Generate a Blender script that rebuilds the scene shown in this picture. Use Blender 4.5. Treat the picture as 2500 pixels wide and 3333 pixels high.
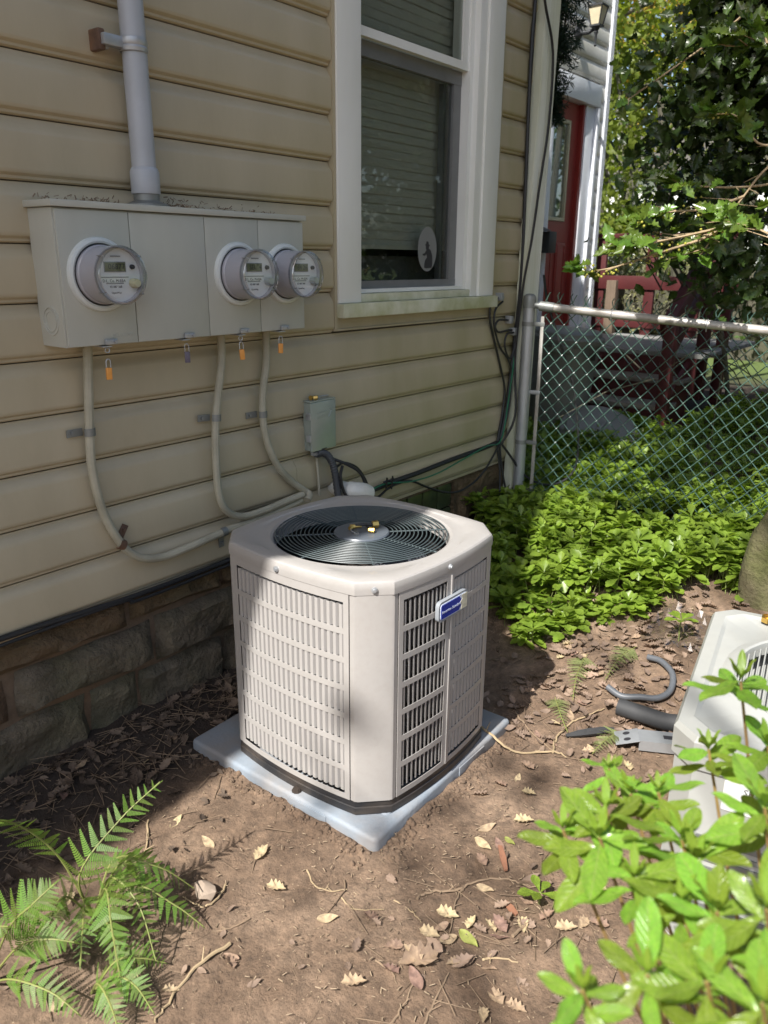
import bpy, bmesh, math, random
import numpy as np
from mathutils import Vector, Matrix, Euler

for _o in list(bpy.data.objects):
    bpy.data.objects.remove(_o, do_unlink=True)
SC = bpy.context.scene
COL = SC.collection
rnd = random.Random(7)
rng = np.random.default_rng(7)
R = math.radians

# ------------------------------------------------------------------ camera
cam_d = bpy.data.cameras.new('camera')
cam = bpy.data.objects.new('camera', cam_d)
COL.objects.link(cam)
cam_d.sensor_fit = 'HORIZONTAL'
cam_d.sensor_width = 36.0
cam_d.lens = 36.69
cam_d.clip_start = 0.02
cam_d.clip_end = 400.0
cam.matrix_world = Matrix(((0.62190236, 0.23484202, -0.74705199, 0.0),
                           (-0.78305605, 0.19598166, -0.59026639, -2.1),
                           (0.00778914, 0.95207164, 0.30577593, 1.525),
                           (0, 0, 0, 1)))
cam_d.dof.use_dof = True
cam_d.dof.focus_distance = 2.4
cam_d.dof.aperture_fstop = 7.0
SC.camera = cam

# ------------------------------------------------------------------ sky, sun, exposure
SUN = Vector((-0.85, -0.05, 1.0)).normalized()
world = bpy.data.worlds.new('World')
SC.world = world
world.use_nodes = True
wn = world.node_tree
for _n in list(wn.nodes):
    wn.nodes.remove(_n)
w_out = wn.nodes.new('ShaderNodeOutputWorld')
w_bg = wn.nodes.new('ShaderNodeBackground')
w_sky = wn.nodes.new('ShaderNodeTexSky')
w_sky.sky_type = 'NISHITA'
w_sky.sun_disc = False
w_sky.sun_elevation = math.asin(SUN.z)
w_sky.sun_rotation = math.atan2(SUN.x, SUN.y)
w_sky.air_density = 1.0
w_sky.dust_density = 2.2
w_sky.ozone_density = 0.8
w_bg.inputs['Strength'].default_value = 0.118
wn.links.new(w_sky.outputs[0], w_bg.inputs['Color'])
wn.links.new(w_bg.outputs[0], w_out.inputs['Surface'])
sun_d = bpy.data.lights.new('sun', 'SUN')
sun_d.energy = 5.0
sun_d.angle = R(0.55)
sun_d.color = (1.0, 0.965, 0.91)
sun = bpy.data.objects.new('sun', sun_d)
sun.rotation_euler = SUN.to_track_quat('Z', 'Y').to_euler()
sun.location = (-6, -2, 9)
COL.objects.link(sun)
SC.view_settings.view_transform = 'Standard'
SC.view_settings.look = 'None'
SC.view_settings.gamma = 1.0
SC.view_settings.use_curve_mapping = False
SC.view_settings.exposure = 0.84
SC.render.engine = 'CYCLES'
SC.cycles.max_bounces = 6
SC.cycles.diffuse_bounces = 3
SC.cycles.glossy_bounces = 3
SC.cycles.transmission_bounces = 4
SC.cycles.transparent_max_bounces = 12
SC.cycles.caustics_reflective = False
SC.cycles.caustics_refractive = False
SC.cycles.use_denoising = True

# ------------------------------------------------------------------ materials
def _new(name):
    m = bpy.data.materials.new(name)
    m.use_nodes = True
    nt = m.node_tree
    return m, nt, nt.nodes['Principled BSDF']


def mat(name, col, rough=0.5, metal=0.0, var=0.0, scale=8.0, col2=None, mix=0.0, mscale=3.0, msharp=0.15,
        bump=0.0, bscale=60.0, spec=None, trans=0.0, detail=4.0, stretch=None, col3=None, mix3=0.0, m3scale=1.2, rvar=0.0,
        objvar=0.0):
    """col with value noise (var), a second colour in noise patches (col2, mix), a third (col3, mix3), bump."""
    m, nt, b = _new(name)
    N, L = nt.nodes, nt.links
    b.inputs['Roughness'].default_value = rough
    b.inputs['Metallic'].default_value = metal
    if spec is not None:
        b.inputs['Specular IOR Level'].default_value = spec
    tc = N.new('ShaderNodeTexCoord')
    mp = N.new('ShaderNodeMapping')
    L.new(tc.outputs['Object'], mp.inputs['Vector'])
    if stretch:
        mp.inputs['Scale'].default_value = stretch
    src = None

    def noise(sc, det=detail):
        n = N.new('ShaderNodeTexNoise')
        n.inputs['Scale'].default_value = sc
        n.inputs['Detail'].default_value = det
        n.inputs['Roughness'].default_value = 0.6
        L.new(mp.outputs[0], n.inputs['Vector'])
        return n

    def mixrgb(fac, a, c2, mode='MIX'):
        x = N.new('ShaderNodeMix')
        x.data_type = 'RGBA'
        x.blend_type = mode
        if isinstance(fac, float):
            x.inputs[0].default_value = fac
        else:
            L.new(fac, x.inputs[0])
        for sock, val in ((6, a), (7, c2)):
            if isinstance(val, tuple):
                x.inputs[sock].default_value = (*val, 1)
            else:
                L.new(val, x.inputs[sock])
        return x.outputs[2]
    cur = tuple(col)
    for c2, amt, sc in ((col2, mix, mscale), (col3, mix3, m3scale)):
        if c2 is not None:
            n = noise(sc)
            mr = N.new('ShaderNodeMapRange')
            mr.inputs['From Min'].default_value = 0.62 - amt * 0.3 - msharp
            mr.inputs['From Max'].default_value = 0.62 - amt * 0.3 + msharp
            mr.inputs['To Max'].default_value = min(1.0, amt * 1.6)
            L.new(n.outputs['Fac'], mr.inputs['Value'])
            cur = mixrgb(mr.outputs[0], cur, tuple(c2))
    if var > 0:
        n = noise(scale)
        mr = N.new('ShaderNodeMapRange')
        mr.inputs['From Min'].default_value = 0.25
        mr.inputs['From Max'].default_value = 0.75
        mr.inputs['To Min'].default_value = 1 - var
        mr.inputs['To Max'].default_value = 1 + var
        L.new(n.outputs['Fac'], mr.inputs['Value'])
        vm = N.new('ShaderNodeVectorMath')
        vm.operation = 'SCALE'
        if isinstance(cur, tuple):
            vm.inputs[0].default_value = cur
        else:
            L.new(cur, vm.inputs[0])
        L.new(mr.outputs[0], vm.inputs['Scale'])
        cur = vm.outputs[0]
    if objvar > 0:
        oi = N.new('ShaderNodeObjectInfo')
        hs = N.new('ShaderNodeHueSaturation')
        mr = N.new('ShaderNodeMapRange')
        mr.inputs['To Min'].default_value = 1 - objvar
        mr.inputs['To Max'].default_value = 1 + objvar
        L.new(oi.outputs['Random'], mr.inputs['Value'])
        L.new(mr.outputs[0], hs.inputs['Value'])
        mr2 = N.new('ShaderNodeMapRange')
        mr2.inputs['To Min'].default_value = 0.5 - objvar * 0.08
        mr2.inputs['To Max'].default_value = 0.5 + objvar * 0.08
        L.new(oi.outputs['Random'], mr2.inputs['Value'])
        L.new(mr2.outputs[0], hs.inputs['Hue'])
        if isinstance(cur, tuple):
            hs.inputs['Color'].default_value = (*cur, 1)
        else:
            L.new(cur, hs.inputs['Color'])
        cur = hs.outputs[0]
    if isinstance(cur, tuple):
        b.inputs['Base Color'].default_value = (*cur, 1)
    else:
        L.new(cur, b.inputs['Base Color'])
    if rvar > 0:
        n = noise(scale * 1.7)
        mr = N.new('ShaderNodeMapRange')
        mr.inputs['To Min'].default_value = max(0.02, rough - rvar)
        mr.inputs['To Max'].default_value = min(1, rough + rvar)
        L.new(n.outputs['Fac'], mr.inputs['Value'])
        L.new(mr.outputs[0], b.inputs['Roughness'])
    if bump > 0:
        n = noise(bscale, 5.0)
        bp = N.new('ShaderNodeBump')
        bp.inputs['Strength'].default_value = 1.0
        bp.inputs['Distance'].default_value = bump
        L.new(n.outputs['Fac'], bp.inputs['Height'])
        L.new(bp.outputs[0], b.inputs['Normal'])
    if trans > 0:      # leaf: thin translucent sheet
        out = N['Material Output']
        tr = N.new('ShaderNodeBsdfTranslucent')
        ms = N.new('ShaderNodeMixShader')
        ms.inputs[0].default_value = trans
        if isinstance(cur, tuple):
            tr.inputs['Color'].default_value = (min(1, cur[0] * 1.5), min(1, cur[1] * 1.5), cur[2] * 0.8, 1)
        else:
            g = N.new('ShaderNodeVectorMath')
            g.operation = 'MULTIPLY'
            g.inputs[1].default_value = (1.5, 1.5, 0.8)
            L.new(cur, g.inputs[0])
            L.new(g.outputs[0], tr.inputs['Color'])
        L.new(b.outputs[0], ms.inputs[1])
        L.new(tr.outputs[0], ms.inputs[2])
        L.new(ms.outputs[0], out.inputs['Surface'])
    return m


def glass_mat(name, tint=(0.9, 0.95, 0.93), base=0.0, rough=0.01, ior=1.5):
    m, nt, b = _new(name)
    N, L = nt.nodes, nt.links
    N.remove(b)
    out = N['Material Output']
    tr = N.new('ShaderNodeBsdfTransparent')
    tr.inputs['Color'].default_value = (*tint, 1)
    gl = N.new('ShaderNodeBsdfGlossy')
    gl.inputs['Roughness'].default_value = rough
    lw = N.new('ShaderNodeLayerWeight')          # facing = 1-|cos|: Schlick's Fresnel, same from both sides
    lw.inputs['Blend'].default_value = 0.5
    pw = N.new('ShaderNodeMath')
    pw.operation = 'POWER'
    pw.inputs[1].default_value = 5.0
    L.new(lw.outputs['Facing'], pw.inputs[0])
    fr = N.new('ShaderNodeMath')
    fr.operation = 'MULTIPLY_ADD'
    fr.inputs[1].default_value = 0.95
    fr.inputs[2].default_value = 0.045
    L.new(pw.outputs[0], fr.inputs[0])
    ad = N.new('ShaderNodeMath')
    ad.operation = 'ADD'
    ad.use_clamp = True
    ad.inputs[1].default_value = base
    L.new(fr.outputs[0], ad.inputs[0])
    ms = N.new('ShaderNodeMixShader')
    L.new(ad.outputs[0], ms.inputs[0])
    L.new(tr.outputs[0], ms.inputs[1])
    L.new(gl.outputs[0], ms.inputs[2])
    L.new(ms.outputs[0], out.inputs['Surface'])
    return m


M = {}
M['siding'] = mat('siding', (0.490, 0.422, 0.295), 0.42, var=0.06, scale=3.0, col2=(0.40, 0.345, 0.23), mix=0.36, mscale=1.4,
                  col3=(0.30, 0.25, 0.165), mix3=0.22, m3scale=6.0, bump=0.0006, bscale=40, stretch=(1.0, 1.0, 0.35))


def add_algae(m, x0, x1, colr, amt):
    """green film growing on the damp end of the wall, in blotches (object space)."""
    nt = m.node_tree
    N, L = nt.nodes, nt.links
    b = N['Principled BSDF']
    src = b.inputs['Base Color'].links[0].from_socket
    tc = N.new('ShaderNodeTexCoord')
    sx = N.new('ShaderNodeSeparateXYZ')
    L.new(tc.outputs['Object'], sx.inputs[0])
    g = N.new('ShaderNodeMapRange')
    g.inputs['From Min'].default_value = x0
    g.inputs['From Max'].default_value = x1
    L.new(sx.outputs[0], g.inputs['Value'])
    mp = N.new('ShaderNodeMapping')
    mp.inputs['Scale'].default_value = (1.6, 1.0, 0.5)
    L.new(tc.outputs['Object'], mp.inputs[0])
    n = N.new('ShaderNodeTexNoise')
    n.inputs['Scale'].default_value = 3.0
    n.inputs['Detail'].default_value = 6
    L.new(mp.outputs[0], n.inputs['Vector'])
    r = N.new('ShaderNodeMapRange')
    r.inputs['From Min'].default_value = 0.35
    r.inputs['From Max'].default_value = 0.75
    r.inputs['To Max'].default_value = amt
    L.new(n.outputs['Fac'], r.inputs['Value'])
    mu = N.new('ShaderNodeMath')
    mu.operation = 'MULTIPLY'
    L.new(g.outputs[0], mu.inputs[0])
    L.new(r.outputs[0], mu.inputs[1])
    x = N.new('ShaderNodeMix')
    x.data_type = 'RGBA'
    L.new(mu.outputs[0], x.inputs[0])
    L.new(src, x.inputs[6])
    x.inputs[7].default_value = (*colr, 1)
    L.new(x.outputs[2], b.inputs['Base Color'])


add_algae(M['siding'], -0.5, 1.9, (0.27, 0.255, 0.11), 0.75)
M['siding_grey'] = mat('siding_grey', (0.80, 0.79, 0.74), 0.45, var=0.05, scale=3.0, col2=(0.40, 0.385, 0.28), mix=0.3, mscale=1.6)
M['gap'] = mat('gap', (0.10, 0.085, 0.06), 0.8)
M['white_trim'] = mat('white_trim', (0.80, 0.81, 0.78), 0.4, var=0.03, scale=5, col2=(0.52, 0.52, 0.38), mix=0.2, mscale=3.0, stretch=(1, 1, .3))
M['sill_mossy'] = mat('sill_mossy', (0.66, 0.66, 0.54), 0.5, var=0.06, scale=9, col2=(0.33, 0.35, 0.14), mix=0.45, mscale=7.0)
M['downspout'] = mat('downspout', (0.70, 0.72, 0.66), 0.4, var=0.04, scale=4, col2=(0.42, 0.44, 0.24), mix=0.42, mscale=5.0, stretch=(1, 1, .12))
M['blue_white'] = mat('blue_white', (0.78, 0.81, 0.85), 0.42, var=0.04, scale=6, bump=0.002, bscale=18)
M['sash'] = mat('sash', (0.20, 0.205, 0.205), 0.45, metal=0.3, var=0.08, scale=12)
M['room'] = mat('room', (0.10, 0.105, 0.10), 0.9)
M['blind'] = mat('blind', (0.50, 0.50, 0.42), 0.55, var=0.05, scale=4)
M['glass'] = glass_mat('glass', (0.80, 0.82, 0.80), 0.0)
M['clear'] = glass_mat('clear', (0.95, 0.97, 0.98), 0.02)
M['lampglass'] = mat('lampglass', (0.62, 0.55, 0.38), 0.2, var=0.1, scale=20)
M['stone'] = mat('stone', (0.100, 0.062, 0.033), 0.9, var=0.28, scale=9, col2=(0.17, 0.105, 0.055), mix=0.32, mscale=3.2,
                 col3=(0.085, 0.085, 0.04), mix3=0.25, m3scale=3.8, bump=0.026, bscale=24, objvar=0.2)
M['stone_grey'] = mat('stone_grey', (0.100, 0.077, 0.052), 0.92, var=0.25, scale=8, col2=(0.10, 0.115, 0.05), mix=0.20, mscale=3.0,
                      col3=(0.20, 0.165, 0.12), mix3=0.25, m3scale=5.0, bump=0.026, bscale=24, objvar=0.14)
M['mortar'] = mat('mortar', (0.14, 0.10, 0.068), 0.95, var=0.25, scale=20, col2=(0.22, 0.12, 0.06), mix=0.3, mscale=3, bump=0.006, bscale=50)
M['meter_paint'] = mat('meter_paint', (0.47, 0.475, 0.42), 0.42, var=0.05, scale=7, col2=(0.34, 0.35, 0.30), mix=0.22, mscale=4.0,
                       stretch=(1, 1, .4), bump=0.0003, bscale=220)
M['meter_ring'] = mat('meter_ring', (0.60, 0.63, 0.61), 0.35, var=0.05, scale=10)
M['meter_body'] = mat('meter_body', (0.36, 0.36, 0.395), 0.15, var=0.05, scale=9, col2=(0.24, 0.19, 0.15), mix=0.16, mscale=9)
M['meter_face'] = mat('meter_face', (0.70, 0.71, 0.70), 0.4, var=0.03, scale=20)
M['lcd'] = mat('lcd', (0.125, 0.135, 0.075), 0.3, var=0.1, scale=40)
M['ink'] = mat('ink', (0.03, 0.03, 0.035), 0.5)
M['ink_soft'] = mat('ink_soft', (0.25, 0.255, 0.26), 0.5)
M['clear_rim'] = glass_mat('clear_rim', (0.72, 0.74, 0.78), 0.16, 0.05)
M['galv'] = mat('galv', (0.44, 0.46, 0.48), 0.42, metal=0.55, var=0.10, scale=14, col2=(0.33, 0.34, 0.35), mix=0.3, mscale=10)
M['galv_dark'] = mat('galv_dark', (0.24, 0.25, 0.24), 0.5, metal=0.5, var=0.15, scale=20)
M['conduit'] = mat('conduit', (0.40, 0.425, 0.46), 0.38, var=0.06, scale=9, col2=(0.34, 0.355, 0.36), mix=0.22, mscale=6)
M['rust'] = mat('rust', (0.16, 0.085, 0.045), 0.85, var=0.35, scale=30, col2=(0.10, 0.07, 0.06), mix=0.4, mscale=12)
M['cable_sheath'] = mat('cable_sheath', (0.45, 0.42, 0.32), 0.65, var=0.10, scale=10, col2=(0.25, 0.235, 0.17), mix=0.35, mscale=9,
                        bump=0.001, bscale=60)
M['cable_white'] = mat('cable_white', (0.50, 0.50, 0.46), 0.6, var=0.10, scale=14, col2=(0.34, 0.33, 0.27), mix=0.35, mscale=11)
M['black_rubber'] = mat('black_rubber', (0.018, 0.018, 0.019), 0.5, var=0.2, scale=15)
M['green_wire'] = mat('green_wire', (0.02, 0.16, 0.085), 0.35, var=0.1, scale=15)
M['dark_flex'] = mat('dark_flex', (0.055, 0.058, 0.062), 0.5, var=0.1, scale=20)
M['pvc'] = mat('pvc', (0.68, 0.68, 0.62), 0.35, var=0.08, scale=18, col2=(0.35, 0.30, 0.22), mix=0.18, mscale=14)
M['orange_tag'] = mat('orange_tag', (0.70, 0.30, 0.06), 0.45, var=0.06, scale=60)
M['plum_tag'] = mat('plum_tag', (0.115, 0.10, 0.135), 0.45, var=0.06, scale=60)
M['disc_paint'] = mat('disc_paint', (0.34, 0.385, 0.35), 0.22, metal=0.25, var=0.06, scale=14, bump=0.0012, bscale=30)
M['ac_paint'] = mat('ac_paint', (0.372, 0.355, 0.338), 0.28, var=0.025, scale=5, col2=(0.34, 0.31, 0.28), mix=0.14, mscale=3.0, col3=(0.22, 0.18, 0.14), mix3=0.07, m3scale=55, bump=0.0004, bscale=12)
M['ac_slat'] = mat('ac_slat', (0.372, 0.355, 0.338), 0.36, var=0.02, scale=6)
M['coil'] = mat('coil', (0.022, 0.021, 0.021), 0.6, var=0.5, scale=90, bump=0.003, bscale=220)
M['base_black'] = mat('base_black', (0.018, 0.018, 0.02), 0.45, var=0.2, scale=12, col2=(0.16, 0.12, 0.085), mix=0.22, mscale=9)
M['pad'] = mat('pad', (0.245, 0.285, 0.33), 0.6, var=0.09, scale=14, col2=(0.24, 0.20, 0.165), mix=0.34, mscale=7, bump=0.0015, bscale=70)
M['guard'] = mat('guard', (0.065, 0.085, 0.088), 0.45)
M['hub'] = mat('hub', (0.10, 0.115, 0.135), 0.33, var=0.05, scale=10)
M['blade'] = mat('blade', (0.05, 0.055, 0.065), 0.55)
M['brass'] = mat('brass', (0.72, 0.47, 0.13), 0.28, metal=0.9, var=0.1, scale=40)
M['copper'] = mat('copper', (0.48, 0.24, 0.13), 0.35, metal=0.8, var=0.2, scale=30)
M['plastic_bag'] = glass_mat('plastic_bag', (0.93, 0.94, 0.95), 0.07, 0.12)
M['badge_rim'] = mat('badge_rim', (0.26, 0.28, 0.30), 0.35, var=0.04, scale=30)
M['badge_blue'] = mat('badge_blue', (0.012, 0.035, 0.32), 0.25)
M['badge_cream'] = mat('badge_cream', (0.55, 0.52, 0.40), 0.5, var=0.25, scale=70)
M['badge_text'] = mat('badge_text', (0.62, 0.68, 0.80), 0.4)
M['old_paint'] = mat('old_paint', (0.35, 0.357, 0.338), 0.45, var=0.04, scale=6, col2=(0.42, 0.42, 0.38), mix=0.28, mscale=5,
                     col3=(0.30, 0.29, 0.26), mix3=0.10, m3scale=22)
M['sticker'] = mat('sticker', (0.70, 0.70, 0.68), 0.5, var=0.05, scale=20)
M['red'] = mat('red', (0.35, 0.02, 0.04), 0.5)
M['red_paint'] = mat('red_paint', (0.070, 0.013, 0.014), 0.5, var=0.15, scale=7, col2=(0.10, 0.02, 0.02), mix=0.3, mscale=4)
M['red_door'] = mat('red_door', (0.29, 0.038, 0.030), 0.42, var=0.08, scale=4, col2=(0.16, 0.03, 0.025), mix=0.25, mscale=2.5)
M['cream_frame'] = mat('cream_frame', (0.52, 0.48, 0.32), 0.5, var=0.08, scale=20)
M['old_wood'] = mat('old_wood', (0.185, 0.165, 0.135), 0.85, var=0.3, scale=14, stretch=(8, 1, 1), bump=0.003, bscale=30)
M['brown_post'] = mat('brown_post', (0.145, 0.105, 0.072), 0.85, var=0.25, scale=10, stretch=(4, 4, .6), bump=0.003, bscale=30)
M['deck'] = mat('deck', (0.25, 0.25, 0.235), 0.8, var=0.22, scale=9, stretch=(1, 6, 1), col2=(0.15, 0.14, 0.125), mix=0.3, mscale=5)
M['bin'] = mat('bin', (0.185, 0.185, 0.165), 0.5, var=0.08, scale=8, col2=(0.13, 0.125, 0.11), mix=0.25, mscale=4)
M['fence_green'] = mat('fence_green', (0.055, 0.105, 0.085), 0.25, var=0.15, scale=20)
M['rail_pipe'] = mat('rail_pipe', (0.50, 0.485, 0.45), 0.45, metal=0.25, var=0.12, scale=10, col2=(0.24, 0.19, 0.15), mix=0.3, mscale=9)
M['black_iron'] = mat('black_iron', (0.045, 0.048, 0.052), 0.5, metal=0.3, var=0.1, scale=30)
M['roof'] = mat('roof', (0.12, 0.11, 0.10), 0.9, var=0.2, scale=12)
M['moss_rock'] = mat('moss_rock', (0.12, 0.105, 0.055), 0.95, var=0.3, scale=14, col2=(0.085, 0.10, 0.022), mix=0.5, mscale=5,
                     col3=(0.16, 0.12, 0.10), mix3=0.2, m3scale=7, bump=0.012, bscale=45)
M['foam'] = mat('foam', (0.035, 0.036, 0.038), 0.7, var=0.2, scale=20)
M['grey_pvc'] = mat('grey_pvc', (0.10, 0.108, 0.12), 0.45, var=0.08, scale=14)
M['bark'] = mat('bark', (0.085, 0.078, 0.055), 0.9, var=0.3, scale=9, stretch=(1, 1, .3), col2=(0.09, 0.10, 0.05), mix=0.3, mscale=5, bump=0.008, bscale=26)
M['twig_pale'] = mat('twig_pale', (0.36, 0.27, 0.16), 0.8, var=0.2, scale=25)
M['twig'] = mat('twig', (0.22, 0.155, 0.10), 0.85, var=0.25, scale=25)

# ------------------------------------------------------------------ mesh helpers
class MB:
    def __init__(self):
        self.v = []
        self.f = []

    def add(self, vs, fs):
        o = len(self.v)
        self.v += [tuple(p) for p in vs]
        self.f += [tuple(i + o for i in f) for f in fs]
        return self

    def box(self, x0, x1, y0, y1, z0, z1, X=None):
        vs = [Vector((x, y, z)) for x in (x0, x1) for y in (y0, y1) for z in (z0, z1)]
        if X is not None:
            vs = [X @ p for p in vs]
        return self.add(vs, [(0, 1, 3, 2), (4, 6, 7, 5), (0, 4, 5, 1), (2, 3, 7, 6), (0, 2, 6, 4), (1, 5, 7, 3)])

    def bbox(self, x0, x1, y0, y1, z0, z1, b=0.004, X=None, seg=2):
        bm = bmesh.new()
        bmesh.ops.create_cube(bm, size=1.0)
        for p in bm.verts:
            p.co = Vector(((x0 + x1) / 2 + p.co.x * (x1 - x0), (y0 + y1) / 2 + p.co.y * (y1 - y0), (z0 + z1) / 2 + p.co.z * (z1 - z0)))
        bmesh.ops.bevel(bm, geom=bm.edges[:], offset=b, segments=seg, affect='EDGES', profile=0.6)
        self.bm(bm, X)
        return self

    def bm(self, bm, X=None):
        bm.verts.index_update()
        vs = [(X @ p.co) if X is not None else p.co.copy() for p in bm.verts]
        self.add(vs, [[q.index for q in f.verts] for f in bm.faces])
        bm.free()
        return self

    def tube(self, pts, r, n=8, cap=True, X=None):
        pts = [Vector(p) for p in pts]
        rs = r if isinstance(r, (list, tuple)) else [r] * len(pts)
        t0 = (pts[1] - pts[0]).normalized()
        up = Vector((0, 0, 1)) if abs(t0.z) < 0.9 else Vector((1, 0, 0))
        u = t0.cross(up).normalized()
        rings = []
        for i, p in enumerate(pts):
            a = pts[max(i - 1, 0)]
            b = pts[min(i + 1, len(pts) - 1)]
            t = (b - a)
            if t.length < 1e-9:
                t = t0
            t = t.normalized()
            u = (u - t * u.dot(t))
            if u.length < 1e-6:
                u = t.orthogonal()
            u.normalize()
            w = t.cross(u)
            rings.append([p + (u * math.cos(2 * math.pi * k / n) + w * math.sin(2 * math.pi * k / n)) * rs[i] for k in range(n)])
        vs = [q for rg in rings for q in rg]
        if X is not None:
            vs = [X @ q for q in vs]
        fs = []
        for i in range(len(pts) - 1):
            for k in range(n):
                k2 = (k + 1) % n
                fs.append((i * n + k, i * n + k2, (i + 1) * n + k2, (i + 1) * n + k))
        if cap:
            fs.append(tuple(range(n - 1, -1, -1)))
            fs.append(tuple((len(pts) - 1) * n + k for k in range(n)))
        return self.add(vs, fs)

    def lathe(self, prof, n=32, X=None, close=True):
        """prof: (r, h) pairs, revolved round local z."""
        vs, fs = [], []
        for r, h in prof:
            for k in range(n):
                a = 2 * math.pi * k / n
                vs.append(Vector((r * math.cos(a), r * math.sin(a), h)))
        if X is not None:
            vs = [X @ q for q in vs]
        for i in range(len(prof) - 1):
            for k in range(n):
                k2 = (k + 1) % n
                fs.append((i * n + k, i * n + k2, (i + 1) * n + k2, (i + 1) * n + k))
        if close:
            if prof[0][0] > 1e-5:
                fs.append(tuple(range(n - 1, -1, -1)))
            if prof[-1][0] > 1e-5:
                fs.append(tuple((len(prof) - 1) * n + k for k in range(n)))
        return self.add(vs, fs)

    def prism(self, poly, d, X):
        """poly in local xy, extruded from 0 to d along local z, placed by X."""
        n = len(poly)
        vs = [X @ Vector((p[0], p[1], 0)) for p in poly] + [X @ Vector((p[0], p[1], d)) for p in poly]
        fs = [tuple(range(n - 1, -1, -1)), tuple(range(n, 2 * n))]
        for k in range(n):
            k2 = (k + 1) % n
            fs.append((k, k2, n + k2, n + k))
        return self.add(vs, fs)

    def sweep(self, prof, a, b):
        """closed profile in (y,z) swept from x=a to x=b."""
        n = len(prof)
        vs = [(a, y, z) for y, z in prof] + [(b, y, z) for y, z in prof]
        fs = [tuple(range(n)), tuple(range(2 * n - 1, n - 1, -1))]
        for k in range(n):
            k2 = (k + 1) % n
            fs.append((k, n + k, n + k2, k2))
        return self.add(vs, fs)

    def mesh(self, name, material, smooth=True, angle=35):
        me = bpy.data.meshes.new(name)
        me.from_pydata(self.v, [], self.f)
        bm = bmesh.new()
        bm.from_mesh(me)
        bmesh.ops.recalc_face_normals(bm, faces=bm.faces)
        bm.to_mesh(me)
        bm.free()
        if material:
            me.materials.append(M[material] if isinstance(material, str) else material)
        if smooth:
            me.polygons.foreach_set('use_smooth', [True] * len(me.polygons))
            me.set_sharp_from_angle(angle=R(angle))
        return me

    def build(self, name, material, parent=None, smooth=True, angle=35, org=None):
        """one mesh object; vertices are given in world space."""
        o0 = ORG[parent.name] if parent is not None else (Vector(org) if org is not None else Vector((0, 0, 0)))
        if o0.length > 0:
            self.v = [(p[0] - o0.x, p[1] - o0.y, p[2] - o0.z) for p in self.v]
        me = self.mesh(name, material, smooth, angle)
        o = bpy.data.objects.new(name, me)
        COL.objects.link(o)
        if parent is not None:
            o.parent = parent
        else:
            o.location = o0
        ORG[o.name] = o0
        return o


ORG = {}


def tag(o, label, cat, group=None, kind=None):
    if label:
        o['label'] = label
    if cat:
        o['category'] = cat
    if group:
        o['group'] = group
    if kind:
        o['kind'] = kind
    return o


def thing(name, label, cat, loc=(0, 0, 0), group=None):
    o = bpy.data.objects.new(name, None)
    o.empty_display_size = 0.1
    o.location = loc
    COL.objects.link(o)
    ORG[o.name] = Vector(loc)
    return tag(o, label, cat, group)


def inst(mesh, name, parent, Mw):
    """an object sharing mesh data; Mw is its world matrix."""
    o = bpy.data.objects.new(name, mesh)
    COL.objects.link(o)
    if parent is not None:
        o.parent = parent
        o.matrix_basis = Matrix.Translation(-ORG[parent.name]) @ Mw
    else:
        o.matrix_basis = Mw
    return o


def bez(pts, n=6):
    """smooth Catmull-Rom through points."""
    P = [Vector(p) for p in pts]
    P = [P[0] * 2 - P[1]] + P + [P[-1] * 2 - P[-2]]
    out = []
    for i in range(1, len(P) - 2):
        for k in range(n):
            t = k / n
            a, b, c, d = P[i - 1], P[i], P[i + 1], P[i + 2]
            out.append(0.5 * ((2 * b) + (c - a) * t + (2 * a - 5 * b + 4 * c - d) * t * t + (3 * b - a - 3 * c + d) * t ** 3))
    out.append(P[-2])
    return out


def text_part(name, body, size, material, parent, Mw, depth=0.0003, align='CENTER'):
    """lettering as flat mesh, local xy plane facing local +z."""
    cu = bpy.data.curves.new(name, 'FONT')
    cu.body = body
    cu.size = size
    cu.align_x = align
    cu.align_y = 'CENTER'
    cu.extrude = depth
    cu.resolution_u = 2
    tmp = bpy.data.objects.new(name + '_tmp', cu)
    COL.objects.link(tmp)
    dg = bpy.context.evaluated_depsgraph_get()
    me = bpy.data.meshes.new_from_object(tmp.evaluated_get(dg))
    bpy.data.objects.remove(tmp, do_unlink=True)
    bpy.data.curves.remove(cu)
    me.name = name
    me.materials.clear()
    me.materials.append(M[material])
    return inst(me, name, parent, Mw)


def frame(o, x, y):
    """matrix with local x, y axes and origin o (all world)."""
    x = Vector(x).normalized()
    y = Vector(y)
    y = (y - x * y.dot(x)).normalized()
    z = x.cross(y)
    m = Matrix((x, y, z)).transposed().to_4x4()
    m.translation = Vector(o)
    return m


def WALLF(x, y, z):      # plate on the house wall: local x = along wall, local y = up, local z = out (-y)
    return frame((x, y, z), (1, 0, 0), (0, 0, 1))


def ellipse(rx, ry, n=32, cx=0, cy=0):
    return [(cx + rx * math.cos(2 * math.pi * k / n), cy + ry * math.sin(2 * math.pi * k / n)) for k in range(n)]


def rrect(w, h, r, n=5):
    out = []
    for cx, cy, a0 in ((w / 2 - r, h / 2 - r, 0), (-w / 2 + r, h / 2 - r, 90), (-w / 2 + r, -h / 2 + r, 180), (w / 2 - r, -h / 2 + r, 270)):
        for k in range(n):
            a = R(a0 + 90 * k / (n - 1))
            out.append((cx + r * math.cos(a), cy + r * math.sin(a)))
    return out


def fnoise(x, y, s=0):
    """cheap smooth value noise, -1..1 (numpy arrays or floats)."""
    return (np.sin(x * 1.7 + 1.3 * np.sin(y * 2.1 + s) + s) + np.sin(y * 1.9 - 1.1 * np.sin(x * 1.3 - s) + 2 * s) + np.sin((x + y) * 2.7 + s * 3)) / 3


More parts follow.
